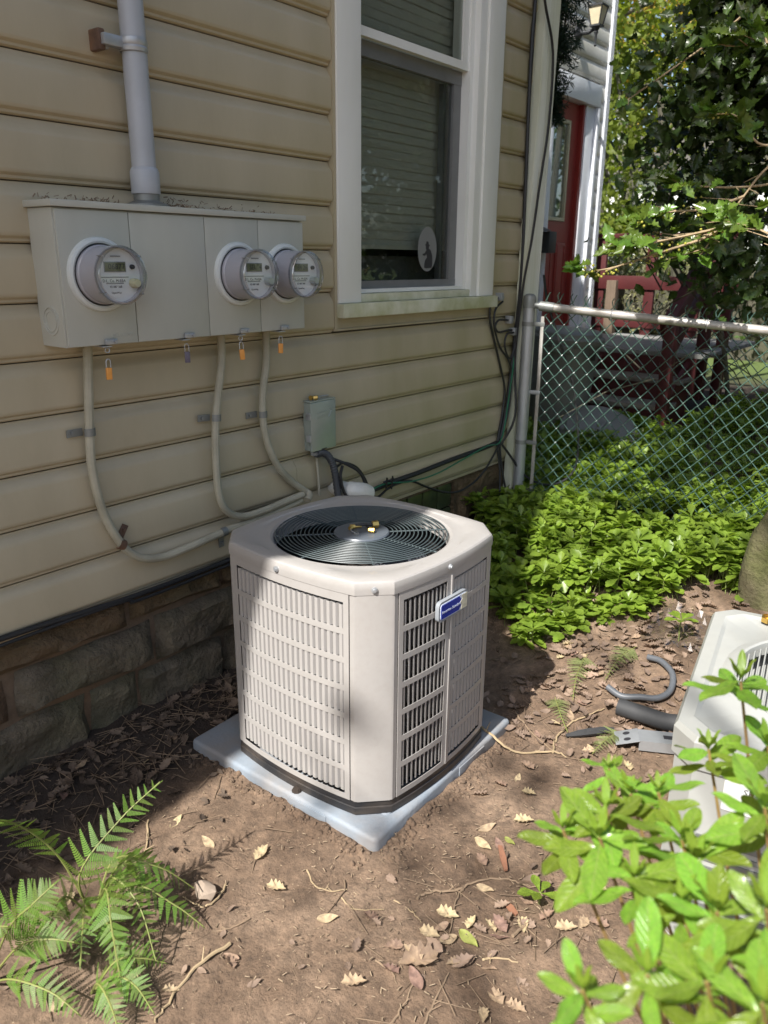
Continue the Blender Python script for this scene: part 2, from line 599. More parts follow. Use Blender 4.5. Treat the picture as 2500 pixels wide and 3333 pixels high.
# ------------------------------------------------------------------ terrain
def sstep(a, b, x):
    t = np.clip((x - a) / (b - a), 0, 1)
    return t * t * (3 - 2 * t)


def gz(x, y):
    x = np.asarray(x, float)
    y = np.asarray(y, float)
    z = 0.20 * sstep(2.1, 3.7, x) + 0.05 * sstep(4.5, 6.5, x)
    z = z + 0.045 * sstep(-0.30, -0.02, y) * (1 - sstep(3.2, 3.8, x))
    near = 1 - sstep(5, 9, np.hypot(x - 1.5, y + 1.2))
    z = z + near * (0.010 * fnoise(x * 3.0, y * 3.0, 1) + 0.006 * fnoise(x * 9.0, y * 9.0, 2) + 0.0035 * fnoise(x * 27, y * 27, 3)
                    + 0.0022 * fnoise(x * 71, y * 67, 4))
    # the pad is bedded in: soil banked against its edges, ragged
    dx = np.maximum(np.maximum(1.335 - x, x - 2.10), 0)
    dy = np.maximum(np.maximum(-1.012 - y, y + 0.245), 0)
    d = np.hypot(dx, dy)
    rag = 0.5 + 0.5 * fnoise(x * 13, y * 13, 5) + 0.35 * fnoise(x * 37, y * 41, 6)
    berm = np.where(d < 0.08, (0.001 + 0.012 * rag) * (1 - d / 0.08), 0)
    right = sstep(1.45, 1.6, x) * sstep(-0.93, -1.0, y)
    berm = berm * (1 + 0.5 * right) 
    z = z + berm
    inside = (x > 1.36) & (x < 2.075) & (y > -0.985) & (y < -0.27)
    z = np.where(inside, np.minimum(z, 0.0), z)
    return z


def axis(segs):
    out = []
    for a, b, s in segs:
        n = max(1, int(round((b - a) / s)))
        out += [a + (b - a) * k / n for k in range(n)]
    out.append(segs[-1][1])
    return np.array(out)


gx = axis([(-80, -20, 6), (-20, -4, 1.6), (-4, 0.2, 0.2), (0.2, 2.9, 0.0125), (2.9, 4.5, 0.05), (4.5, 12, 0.25), (12, 30, 1.5), (30, 90, 6)])
gy = axis([(-80, -20, 6), (-20, -4, 1.6), (-4, -2.2, 0.15), (-2.2, 0.06, 0.0125), (0.06, 3, 0.15), (3, 20, 1.2), (20, 80, 6)])
XX, YY = np.meshgrid(gx, gy, indexing='ij')
ZZ = gz(XX, YY)
nx, ny = len(gx), len(gy)
vv = np.stack([XX.ravel(), YY.ravel(), ZZ.ravel()], 1)
idx = np.arange(nx * ny).reshape(nx, ny)
ff = np.stack([idx[:-1, :-1].ravel(), idx[1:, :-1].ravel(), idx[1:, 1:].ravel(), idx[:-1, 1:].ravel()], 1)


def np_mesh(name, v, f, material, smooth=False):
    """f: (n,3) or (n,4) index array."""
    me = bpy.data.meshes.new(name)
    k = f.shape[1]
    me.vertices.add(len(v))
    me.vertices.foreach_set('co', np.ascontiguousarray(v, np.float32).ravel())
    me.loops.add(f.size)
    me.loops.foreach_set('vertex_index', np.ascontiguousarray(f, np.int32).ravel())
    me.polygons.add(len(f))
    me.polygons.foreach_set('loop_start', np.arange(0, f.size, k, dtype=np.int32))
    if smooth:
        me.polygons.foreach_set('use_smooth', np.ones(len(f), bool))
    me.update(calc_edges=True)
    me.validate()
    if material is not None:
        me.materials.append(M[material] if isinstance(material, str) else material)
    return me


def soil_mat():
    m, nt, b = _new('soil')
    N, L = nt.nodes, nt.links
    tc = N.new('ShaderNodeTexCoord')

    def noise(sc, det=5):
        n = N.new('ShaderNodeTexNoise')
        n.inputs['Scale'].default_value = sc
        n.inputs['Detail'].default_value = det
        n.inputs['Roughness'].default_value = 0.65
        L.new(tc.outputs['Object'], n.inputs['Vector'])
        return n.outputs['Fac']

    def ramp(f, stops):
        r = N.new('ShaderNodeValToRGB')
        while len(r.color_ramp.elements) < len(stops):
            r.color_ramp.elements.new(0.5)
        for e, (p, c) in zip(r.color_ramp.elements, stops):
            e.position = p
            e.color = (*c, 1)
        L.new(f, r.inputs[0])
        return r.outputs[0]
    base = ramp(noise(3.2), [(0.3, (0.100, 0.064, 0.041)), (0.5, (0.170, 0.115, 0.077)), (0.72, (0.262, 0.185, 0.128))])
    fine = ramp(noise(38), [(0.3, (0.62, 0.62, 0.62)), (0.7, (1.30, 1.28, 1.25))])
    mx = N.new('ShaderNodeMix')
    mx.data_type = 'RGBA'
    mx.blend_type = 'MULTIPLY'
    mx.inputs[0].default_value = 1.0
    L.new(base, mx.inputs[6])
    L.new(fine, mx.inputs[7])
    vo = N.new('ShaderNodeTexVoronoi')
    vo.inputs['Scale'].default_value = 75
    L.new(tc.outputs['Object'], vo.inputs['Vector'])
    fl = N.new('ShaderNodeMapRange')
    fl.inputs['From Min'].default_value = 0.16
    fl.inputs['From Max'].default_value = 0.10
    L.new(vo.outputs['Distance'], fl.inputs['Value'])
    sel = N.new('ShaderNodeMath')
    sel.operation = 'GREATER_THAN'
    sel.inputs[1].default_value = 0.72
    sp = N.new('ShaderNodeSeparateColor')
    L.new(vo.outputs['Color'], sp.inputs[0])
    L.new(sp.outputs[0], sel.inputs[0])
    fm = N.new('ShaderNodeMath')
    fm.operation = 'MULTIPLY'
    L.new(fl.outputs[0], fm.inputs[0])
    L.new(sel.outputs[0], fm.inputs[1])
    mx2 = N.new('ShaderNodeMix')
    mx2.data_type = 'RGBA'
    L.new(fm.outputs[0], mx2.inputs[0])
    L.new(mx.outputs[2], mx2.inputs[6])
    mx2.inputs[7].default_value = (0.36, 0.27, 0.17, 1)
    # dark humus strip along the foundation, also painting in deeper shade by the wall
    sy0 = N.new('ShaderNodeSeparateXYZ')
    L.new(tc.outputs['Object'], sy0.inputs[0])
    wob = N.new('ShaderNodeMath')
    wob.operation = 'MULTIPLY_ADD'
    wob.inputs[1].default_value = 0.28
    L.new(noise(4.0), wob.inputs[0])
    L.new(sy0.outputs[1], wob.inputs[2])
    hum_shade = N.new('ShaderNodeMapRange')
    hum_shade.inputs['From Min'].default_value = -0.32
    hum_shade.inputs['From Max'].default_value = -0.12
    L.new(wob.outputs[0], hum_shade.inputs['Value'])
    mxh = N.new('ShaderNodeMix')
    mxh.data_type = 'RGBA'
    L.new(hum_shade.outputs[0], mxh.inputs[0])
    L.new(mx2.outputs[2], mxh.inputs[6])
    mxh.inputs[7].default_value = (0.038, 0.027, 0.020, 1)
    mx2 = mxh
    # far off the yard the ground is mown grass
    sx = N.new('ShaderNodeSeparateXYZ')
    L.new(tc.outputs['Object'], sx.inputs[0])
    far = N.new('ShaderNodeMapRange')
    far.inputs['From Min'].default_value = 9.0
    far.inputs['From Max'].default_value = 10.5
    L.new(sx.outputs[0], far.inputs['Value'])
    mx3 = N.new('ShaderNodeMix')
    mx3.data_type = 'RGBA'
    L.new(far.outputs[0], mx3.inputs[0])
    L.new(mx2.outputs[2], mx3.inputs[6])
    mx3.inputs[7].default_value = (0.09, 0.13, 0.03, 1)
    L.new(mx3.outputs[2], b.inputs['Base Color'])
    b.inputs['Roughness'].default_value = 0.95
    bp = N.new('ShaderNodeBump')
    bp.inputs['Distance'].default_value = 0.008
    L.new(noise(85, 6), bp.inputs['Height'])
    L.new(bp.outputs[0], b.inputs['Normal'])
    return m


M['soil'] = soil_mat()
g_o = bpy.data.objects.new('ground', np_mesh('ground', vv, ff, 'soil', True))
COL.objects.link(g_o)
tag(g_o, 'brown soil yard sloping up towards the fence', None, kind='structure')

# ------------------------------------------------------------------ house
house = thing('house', 'tan sided house with stone foundation, tall window and red rear door', 'house', (2.0, 0.0, 0.0))
PITCH = 0.15317
Z0 = 1.5606


def siding_profile(z, h=PITCH, y=0.0):
    """(y,z) outline of one lap board: sloped butt at the foot, flat face, cove at the head."""
    p = [(y - 0.002, z + 0.0015), (y - 0.0095, z + 0.0055), (y - 0.0100, z + 0.0120), (y - 0.0195, z + 0.0185), (y - 0.0222, z + 0.0240), (y - 0.0226, z + 0.029)]
    p += [(y - 0.0205, z + h * 0.73)]
    for k in range(1, 6):
        t = k / 5
        p.append((y - 0.0205 + 0.0195 * (t * t * (3 - 2 * t)), z + h * (0.73 + 0.24 * t)))
    p.append((y - 0.001, z + h - 0.002))
    p += [(y + 0.006, z + h - 0.002), (y + 0.006, z + 0.0015)]
    return p


def board(a, b, z, parent, material, h=PITCH, y=0.0, name='siding_board'):
    return MB().sweep(siding_profile(z, h, y), a, b).build(name, material, parent, angle=28)


wall = MB()
wall.box(-4.0, 2.455, 0.008, 0.16, 0.49, 4.45)
wall.box(3.29, 3.80, 0.008, 0.16, 0.49, 4.45)
wall.box(2.455, 3.29, 0.008, 0.16, 0.49, 1.34)
wall.box(2.455, 3.29, 0.008, 0.16, 2.96, 4.45)
wall = wall.build('siding_wall', 'gap', house)
for k in range(7, -19, -1):
    z = Z0 - PITCH * k
    if 1.31 - PITCH < z < 3.05:
        zz = z
        board(-4.0, 2.3095, z, wall, 'siding')
        board(3.4855, 3.798, z, wall, 'siding')
    else:
        sm = -1.3 if k != 6 else 2.085
        board(-4.0, sm, z, wall, 'siding')
        board(sm + 0.0015, 3.798, z, wall, 'siding')
MB().box(-4.0, 3.80, -0.006, 0.02, 0.474, 0.489).build('starter_strip', 'siding', wall)

# roof: eave line 4.5 m up, out of view, outline shaped to throw the bulge of shade on the unit
eave = [(-9, -.66), (-2.4, -.66), (-2.0, -.73), (-1.75, -.85), (-1.4, -.91), (-1.0, -.89), (-.6, -.72), (.3, -.45), (.95, -.30), (4.2, -.30)]
rf = MB()
n_ = len(eave)
for z in (4.50, 4.62):
    rf.v += [(x, y, z) for x, y in eave] + [(x, 0.30, z) for x, y in eave]
for k in range(n_ - 1):
    for o_ in (0, 2 * n_):
        rf.f.append((o_ + k, o_ + k + 1, o_ + n_ + k + 1, o_ + n_ + k))
    rf.f.append((k, k + 1, 2 * n_ + k + 1, 2 * n_ + k))
rf.add([(-9, .28, 4.615), (4.2, .28, 4.615), (4.2, 3.4, 7.0), (-9, 3.4, 7.0), (-9, .28, 4.50), (4.2, .28, 4.50), (4.2, 3.4, 6.8), (-9, 3.4, 6.8)],
       [(0, 1, 2, 3), (7, 6, 5, 4), (0, 4, 5, 1), (1, 5, 6, 2), (2, 6, 7, 3), (3, 7, 4, 0)])
rf.build('roof', 'roof', house, smooth=False)

# foundation
fnd = MB()
fnd.box(-4.0, 2.70, 0.030, 0.30, -0.15, 0.474)
fnd.box(3.26, 3.79, 0.030, 0.30, -0.15, 0.474)
fnd.box(2.70, 3.26, 0.030, 0.30, -0.15, 0.18)
fnd = fnd.build('foundation', 'mortar', house)


def stone(a, b, z0, z1, material, seed, proud=0.035):
    nu, nv = max(4, int((b - a) / 0.030)), max(4, int((z1 - z0) / 0.026))
    vs, fs = [], []
    for i in range(nu + 1):
        for j in range(nv + 1):
            u, v = i / nu, j / nv
            ed = min(u * (b - a), (1 - u) * (b - a), v * (z1 - z0), (1 - v) * (z1 - z0))
            e = min(1, ed / 0.020)
            x = a + u * (b - a)
            z = z0 + v * (z1 - z0)
            wob = 0.008
            x += wob * float(fnoise(z * 14, x * 5, seed)) * (1 if i in (0, nu) else .5)
            z += wob * float(fnoise(x * 9, z * 7, seed + 3)) * (1 if j in (0, nv) else .5)
            n1 = float(fnoise(x * 8, z * 11, seed)) * 0.020 + float(fnoise(x * 21, z * 25, seed + 1)) * 0.011
            ledge = 0.020 * (1 if (v > 0.45 + 0.16 * float(fnoise(x * 6, 1.0, seed))) else 0)
            y = 0.028 - (proud * (1 - (1 - e) ** 2)) + n1 * e + ledge * e * 0.7
            vs.append((x, min(y, 0.028), z))
            if i < nu and j < nv:
                q = i * (nv + 1) + j
                fs.append((q, q + nv + 1, q + nv + 2, q + 1))
    m = MB().add(vs, fs)
    # closed back
    m.box(a + .01, b - .01, 0.0285, 0.06, z0 + .01, z1 - .01)
    return m.build('stone', material, fnd, angle=50)


st = [(-0.6, 0.30, .365, .472, 0), (0.31, 1.322, .368, .472, 0), (1.338, 1.715, .378, .472, 0), (1.727, 2.19, .372, .472, 0), (2.20, 2.69, .372, .472, 0),
      (-0.6, 0.52, .205, .352, 1), (0.53, 0.90, .21, .350, 0), (0.93, 1.405, .212, .358, 1), (1.425, 1.93, .195, .362, 1), (1.94, 2.30, .20, .36, 0), (2.31, 2.69, .20, .36, 1),
      (-0.6, 0.48, -.12, .192, 1), (0.49, 1.145, -.12, .197, 1), (1.16, 1.332, -.12, .19, 1), (1.348, 1.708, -.12, .182, 1), (1.72, 2.2, -.12, .182, 1), (2.21, 2.69, -.12, .185, 0),
      (2.71, 3.25, -.12, .17, 0), (3.27, 3.78, .22, .47, 0), (3.27, 3.78, -.12, .205, 1)]
for i, (a, b, z0, z1, t) in enumerate(st):
    stone(a, b, z0, z1, 'stone_grey' if t else 'stone', 2.7 * i, 0.03 + 0.02 * ((i * 37) % 10) / 10)

# glass-block cellar window
bw = MB()
for a, b, z0, z1 in [(2.70, 2.725, .18, .474), (3.235, 3.26, .18, .474), (2.725, 3.235, .18, .20), (2.725, 3.235, .46, .474)]:
    bw.box(a, b, 0.0, 0.05, z0, z1)
bwo = bw.build('cellar_window', 'stone', house)
M['block'] = mat('block', (0.05, 0.065, 0.035), 0.12, var=0.35, scale=9, col2=(0.10, 0.11, 0.04), mix=0.3, mscale=7)
for i in range(4):
    for j in range(2):
        a = 2.728 + i * 0.127
        z0 = 0.203 + j * 0.129
        MB().bbox(a, a + 0.120, 0.012, 0.06, z0, z0 + 0.122, 0.008).build('glass_block', 'block', bwo)

# main window
win = MB()
win.box(2.3115, 2.3255, -0.026, 0.02, 1.27, 3.2)
win.box(3.4665, 3.484, -0.026, 0.02, 1.30, 3.2)
win.box(2.3115, 3.484, -0.022, 0.02, 1.262, 1.2695)
win = win.build('window', 'siding', house)
MB().box(2.3115, 3.484, -0.014, 0.007, 1.2697, 1.3115).build('apron_board', 'siding', win)
MB().bbox(2.3265, 2.4605, -0.034, 0.06, 1.366, 3.2, 0.004).build('casing', 'white_trim', win)
MB().bbox(3.3335, 3.4655, -0.034, 0.06, 1.366, 3.2, 0.004).build('casing', 'white_trim', win)
MB().bbox(3.2765, 3.3325, -0.022, 0.08, 1.366, 3.2, 0.004).build('casing_strip', 'white_trim', win)
MB().bbox(2.4615, 3.2755, -0.022, 0.08, 2.93, 3.2, 0.004).build('head_casing', 'white_trim', win)
MB().bbox(2.324, 3.473, -0.060, 0.05, 1.312, 1.3650, 0.004).build('sill', 'sill_mossy', win)
MB().bbox(2.462, 3.275, -0.020, 0.09, 1.366, 1.398, 0.004).build('sub_sill', 'sill_mossy', win)
# storm frame: white tracks, upper sash, dark lower sash
tr = MB()
tr.box(2.4615, 2.475, 0.006, 0.10, 1.40, 2.93)
tr.box(3.247, 3.2755, 0.006, 0.10, 1.40, 2.93)
tr.box(2.475, 3.247, 0.008, 0.10, 1.40, 1.414)
tr.build('track', 'white_trim', win)
up = MB()
up.box(2.4755, 3.2465, 0.014, 0.040, 2.318, 2.350)
up.box(2.4755, 2.492, 0.016, 0.040, 2.350, 2.93)
up.box(3.205, 3.2465, 0.016, 0.040, 2.350, 2.93)
us = up.build('upper_sash', 'white_trim', win)
MB().box(2.493, 3.204, 0.026, 0.030, 2.351, 2.93).build('pane', 'glass', us)
lo = MB()
lo.box(2.4755, 3.2465, 0.046, 0.072, 2.262, 2.3165)
lo.box(2.4755, 2.49, 0.048, 0.072, 1.4455, 2.262)
lo.box(3.19, 3.2465, 0.048, 0.072, 1.4455, 2.262)
lo.box(2.4755, 3.2465, 0.046, 0.072, 1.4145, 1.445)
lo.box(3.150, 3.168, 0.074, 0.10, 1.4455, 2.262)
ls = lo.build('lower_sash', 'sash', win)
MB().box(2.4905, 3.1895, 0.060, 0.063, 1.446, 2.2615).build('pane', 'glass', ls)
# sticker on the lower pane: pale oval with a dark hunched figure in a hat
sx_, sz_ = 3.03, 1.575
MB().prism(ellipse(0.072, 0.095, 36), 0.0012, WALLF(sx_, 0.0585, sz_)).build('sticker', mat('sticker_film', (0.22, 0.225, 0.22), 0.35), ls)
fig = [(-.028, -.078), (-.016, -.082), (.030, -.080), (.036, -.060), (.033, -.025), (.020, -.004), (.004, .004), (.008, .014), (.016, .017), (.004, .021),
       (.002, .032), (-.012, .034), (-.016, .022), (-.026, .019), (-.016, .014), (-.018, .004), (-.012, -.003), (-.024, -.016), (-.040, -.020), (-.040, -.026),
       (-.022, -.028), (-.012, -.020), (-.006, -.034), (-.020, -.046), (-.026, -.062)]
MB().prism(fig, 0.0008, WALLF(sx_ + 0.004, 0.0570, sz_)).build('sticker_figure', 'ink', ls, smooth=False)
# dim room and venetian blind
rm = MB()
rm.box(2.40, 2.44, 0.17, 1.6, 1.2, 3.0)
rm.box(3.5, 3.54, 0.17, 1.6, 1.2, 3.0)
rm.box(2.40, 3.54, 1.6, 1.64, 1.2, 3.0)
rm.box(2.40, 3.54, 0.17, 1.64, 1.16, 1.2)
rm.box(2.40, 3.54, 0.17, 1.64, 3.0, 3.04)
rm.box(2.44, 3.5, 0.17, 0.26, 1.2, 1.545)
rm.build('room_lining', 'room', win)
sl = MB()
sl.add([(-.40, -.021, -.010), (.40, -.021, -.010), (.40, 0, .004), (-.40, 0, .004), (.40, .021, .010), (-.40, .021, .010)], [(0, 1, 2, 3), (3, 2, 4, 5)])
slm = sl.mesh('blind_slat', 'blind')
for k in range(38):
    z = 1.60 + k * 0.0355
    if z < 2.92:
        inst(slm, 'blind_slat', win, Matrix.Translation((2.885, 0.125, z)) @ Euler((R(56 + rnd.uniform(-3, 3)), 0, R(rnd.uniform(-.3, .3)))).to_matrix().to_4x4())
MB().box(2.49, 3.28, 0.105, 0.145, 1.572, 1.588).build('blind_rail', 'blind', win)

# end of the main block, set-back wing, rear door
MB().box(3.70, 3.797, 0.165, 1.40, 0.0, 4.45).build('return_wall', 'siding', house)
cp = MB()
cp.box(3.7985, 3.822, -0.012, 0.10, 0.42, 4.45)
cp.build('corner_post', 'siding', house)
YW = 1.40
rw = MB()
rw.box(3.8, 6.60, YW + 0.008, YW + 0.15, 0.1, 4.45)
rw.box(7.62, 7.70, YW + 0.008, YW + 0.15, 0.1, 4.45)
rw.box(6.60, 7.62, YW + 0.008, YW + 0.15, 3.09, 4.45)
rw.box(6.60, 7.62, YW + 0.008, YW + 0.15, 0.1, 0.80)
rw.box(7.60, 7.70, YW + 0.15, YW + 5, 0.1, 4.45)
rw = rw.build('rear_wall', 'gap', house)
for k in range(26):
    z = 0.50 + k * PITCH
    if z < 3.08:
        board(3.83, 6.635, z, rw, 'siding_grey', y=YW)
        if z > 0.7:
            board(7.618, 7.698, z, rw, 'siding_grey', y=YW)
    else:
        board(3.83, 7.698, z, rw, 'siding_grey', y=YW)
cb_ = MB()
cb_.box(7.699, 7.80, YW - 0.03, YW + 0.10, 0.3, 4.45)
for k in range(3):
    cb_.box(7.712 + k * 0.028, 7.724 + k * 0.028, YW - 0.037, YW - 0.0305, 0.3, 4.45)
cb_.build('corner_board', 'blue_white', rw)
dt = thing('door', None, None, (7.1, YW, 0.8))
dt.parent = house
dt.location = Vector((7.1, YW, 0.8)) - ORG['house']
MB().bbox(6.64, 7.613, YW - 0.03, YW + 0.10, 2.900, 3.082, 0.004).build('lintel', 'blue_white', dt)
MB().bbox(7.395, 7.56, YW + 0.005, YW + 0.16, 0.80, 2.897, 0.004).build('jamb', 'blue_white', dt)
MB().bbox(7.563, 7.613, YW - 0.028, YW + 0.10, 0.80, 2.897, 0.004).build('casing', 'blue_white', dt)
MB().bbox(6.64, 6.715, YW - 0.028, YW + 0.12, 0.80, 2.897, 0.004).build('casing', 'blue_white', dt)
MB().bbox(6.60, 7.62, YW - 0.10, YW + 0.12, 0.74, 0.798, 0.004).build('threshold', 'blue_white', dt)
MB().box(7.355, 7.394, YW + 0.02, YW + 0.14, 0.80, 2.895).build('stop', 'red_door', dt)
lf = MB()
lf.box(6.718, 7.354, YW + 0.06, YW + 0.10, 0.805, 1.885)
lf.box(6.718, 6.752, YW + 0.06, YW + 0.10, 1.885, 2.745)
lf.box(7.185, 7.354, YW + 0.06, YW + 0.10, 1.885, 2.745)
lf.box(6.718, 7.354, YW + 0.06, YW + 0.10, 2.745, 2.893)
lf.build('leaf', 'red_door', dt)
gf = MB()
for a, b, z0, z1 in [(6.754, 6.782, 1.887, 2.743), (7.152, 7.183, 1.887, 2.743), (6.782, 7.152, 1.887, 1.918), (6.782, 7.152, 2.712, 2.743)]:
    gf.bbox(a, b, YW + 0.045, YW + 0.09, z0, z1, 0.004)
gf.build('glazing_bead', 'cream_frame', dt)
MB().box(6.783, 7.151, YW + 0.066, YW + 0.070, 1.919, 2.711).build('pane', glass_mat('door_glass', (0.8, 0.84, 0.84), 0.14), dt)
cur = MB()
for k in range(14):
    a = 6.77 + k * 0.03
    cur.add([(a, YW + .11 + .012 * (k % 2), 1.86), (a + .03, YW + .11 + .012 * ((k + 1) % 2), 1.86), (a + .03, YW + .11 + .012 * ((k + 1) % 2), 2.78), (a, YW + .11 + .012 * (k % 2), 2.78)], [(0, 1, 2, 3)])
cur.build('curtain', mat('curtain', (0.68, 0.72, 0.74), 0.8, var=.1, scale=8), dt)
for a, b in ((6.79, 6.98), (7.06, 7.25)):
    pn = MB().bbox(a, b, YW + 0.048, YW + 0.0595, 0.98, 1.70, 0.010)
    pn.build('door_panel', 'red_door', dt)
    pq = MB()
    for q in ((a + .02, a + .032, 1.0, 1.68), (b - .032, b - .02, 1.0, 1.68), (a + .032, b - .032, 1.668, 1.68), (a + .032, b - .032, 1.0, 1.012)):
        pq.box(q[0], q[1], YW + 0.043, YW + 0.0478, q[2], q[3])
    pq.build('panel_moulding', 'red_door', dt)

# downspout on the corner, fluted
def flute(xc, yc, w, d, n):
    pts = []
    for k in range(n + 1):
        x = xc - w / 2 + w * k / n
        pts.append((x, yc - d - (0.006 if k % 2 else 0.0)))
    return pts + [(xc + w / 2, yc), (xc - w / 2, yc)]


def downspout(path_z, w, d, n, material, parent):
    m = MB()
    rings = [[(x, y, z) for x, y in flute(xc, yc, w, d, n)] for xc, yc, z in path_z]
    k = len(rings[0])
    for r_ in rings:
        m.v += r_
    for i in range(len(rings) - 1):
        for j in range(k):
            j2 = (j + 1) % k
            m.f.append((i * k + j, i * k + j2, (i + 1) * k + j2, (i + 1) * k + j))
    m.f.append(tuple(range(k)))
    m.f.append(tuple(range((len(rings) - 1) * k, len(rings) * k)))
    return m.build('downspout', material, parent, smooth=False)


downspout([(3.775, -0.018, 0.30), (3.785, -0.018, 0.60), (3.812, -0.018, 1.6), (3.845, -0.018, 2.7), (3.88, -0.018, 4.4)], 0.150, 0.045, 12, 'downspout', house)

# ------------------------------------------------------------------ electric service
mb = thing('meter_box', 'wide light grey steel meter cabinet on the siding', 'meter cabinet', (1.57, -0.014, 1.296))
bx0, bx1, bz0, bz1, byf = 1.126, 2.022, 1.297, 1.648, -0.140
MB().bbox(bx0, bx1, byf + 0.004, -0.0165, bz0, bz1, 0.003).build('case', 'meter_paint', mb)
MB().bbox(bx0 - 0.010, bx1 + 0.010, byf - 0.012, -0.0165, bz1 + 0.001, bz1 + 0.018, 0.003).build('rain_lid', 'meter_paint', mb)
divs = [bx0 + 0.002, 1.344, 1.603, 1.817, bx1]
for i in range(4):
    a, b = divs[i] + 0.0012, divs[i + 1] - 0.0012
    MB().bbox(a, b, byf - 0.004, byf + 0.0035, bz0 + 0.002, bz1 - 0.004, 0.0022).build('cover', 'meter_paint', mb)
# knock-out rings on the left end
kx = frame((bx0 - 0.0002, -0.075, 1.365), (0, -1, 0), (0, 0, 1))
for r_, t_ in ((0.036, 0.0022), (0.026, 0.0018)):
    MB().lathe([(r_ - 0.003, 0), (r_ - 0.0025, t_), (r_ + 0.0025, t_), (r_ + 0.003, 0)], 32, kx, False).build('knockout_ring', 'meter_paint', mb)
text_part('lettering', 'MILBANK', 0.017, 'meter_paint', mb, WALLF(1.295, byf - 0.0042, 1.322), 0.0006)
for hx in (1.238, 1.505, 1.725, 1.905):
    h = MB()
    h.bbox(hx - 0.004, hx + 0.034, byf - 0.013, byf - 0.0045, bz0 + 0.002, bz0 + 0.017, 0.003)
    h.tube([(hx + 0.026, byf - 0.012, bz0 + 0.0095), (hx + 0.026, byf - 0.017, bz0 + 0.0095)], 0.005, 10)
    h.box(hx - 0.014, hx + 0.014, byf - 0.012, byf + 0.03, bz0 - 0.004, bz0 - 0.001)
    h.build('latch', 'galv', mb)

tags = [(1.240, 'orange_tag', 0.034, 'orange padlock tag hanging under the first meter at the left end'),
        (1.508, 'plum_tag', 0.012, 'dark plum padlock tag under the blank cover of the cabinet'),
        (1.722, 'orange_tag', 0.022, 'orange padlock tag under the middle meter'),
        (1.902, 'orange_tag', 0.016, 'small orange padlock tag under the rightmost meter')]
for hx, mt, drop, lab in tags:
    zt = bz0 - 0.005
    t = thing('padlock', lab, 'padlock', (hx, byf - 0.006, zt - 0.08), 'padlock tags under the meter cabinet')
    rz_ = rnd.uniform(-35, 10)
    X = Matrix.Translation((hx, byf - 0.006, zt)) @ Euler((0, R(rnd.uniform(-4, 4)), R(rz_))).to_matrix().to_4x4()
    z_ = -drop
    if drop > .02:
        MB().tube([(0.006 * math.cos(a), 0, -0.008 + 0.0065 * math.sin(a)) for a in [k * math.pi / 6 for k in range(13)]], 0.0013, 6, False, X).build('link', 'galv', t)
    sh = [(-0.006, 0, z_ - 0.022), (-0.006, 0, z_ - 0.004), (-0.003, 0, z_ + 0.002), (0.003, 0, z_ + 0.002), (0.006, 0, z_ - 0.004), (0.006, 0, z_ - 0.022)]
    MB().tube(sh, 0.0013, 6, True, X).build('shackle', 'galv', t)
    MB().bbox(-0.0080, 0.0080, -0.004, 0.004, z_ - 0.054, z_ - 0.021, 0.002, X).build('body', mt, t)


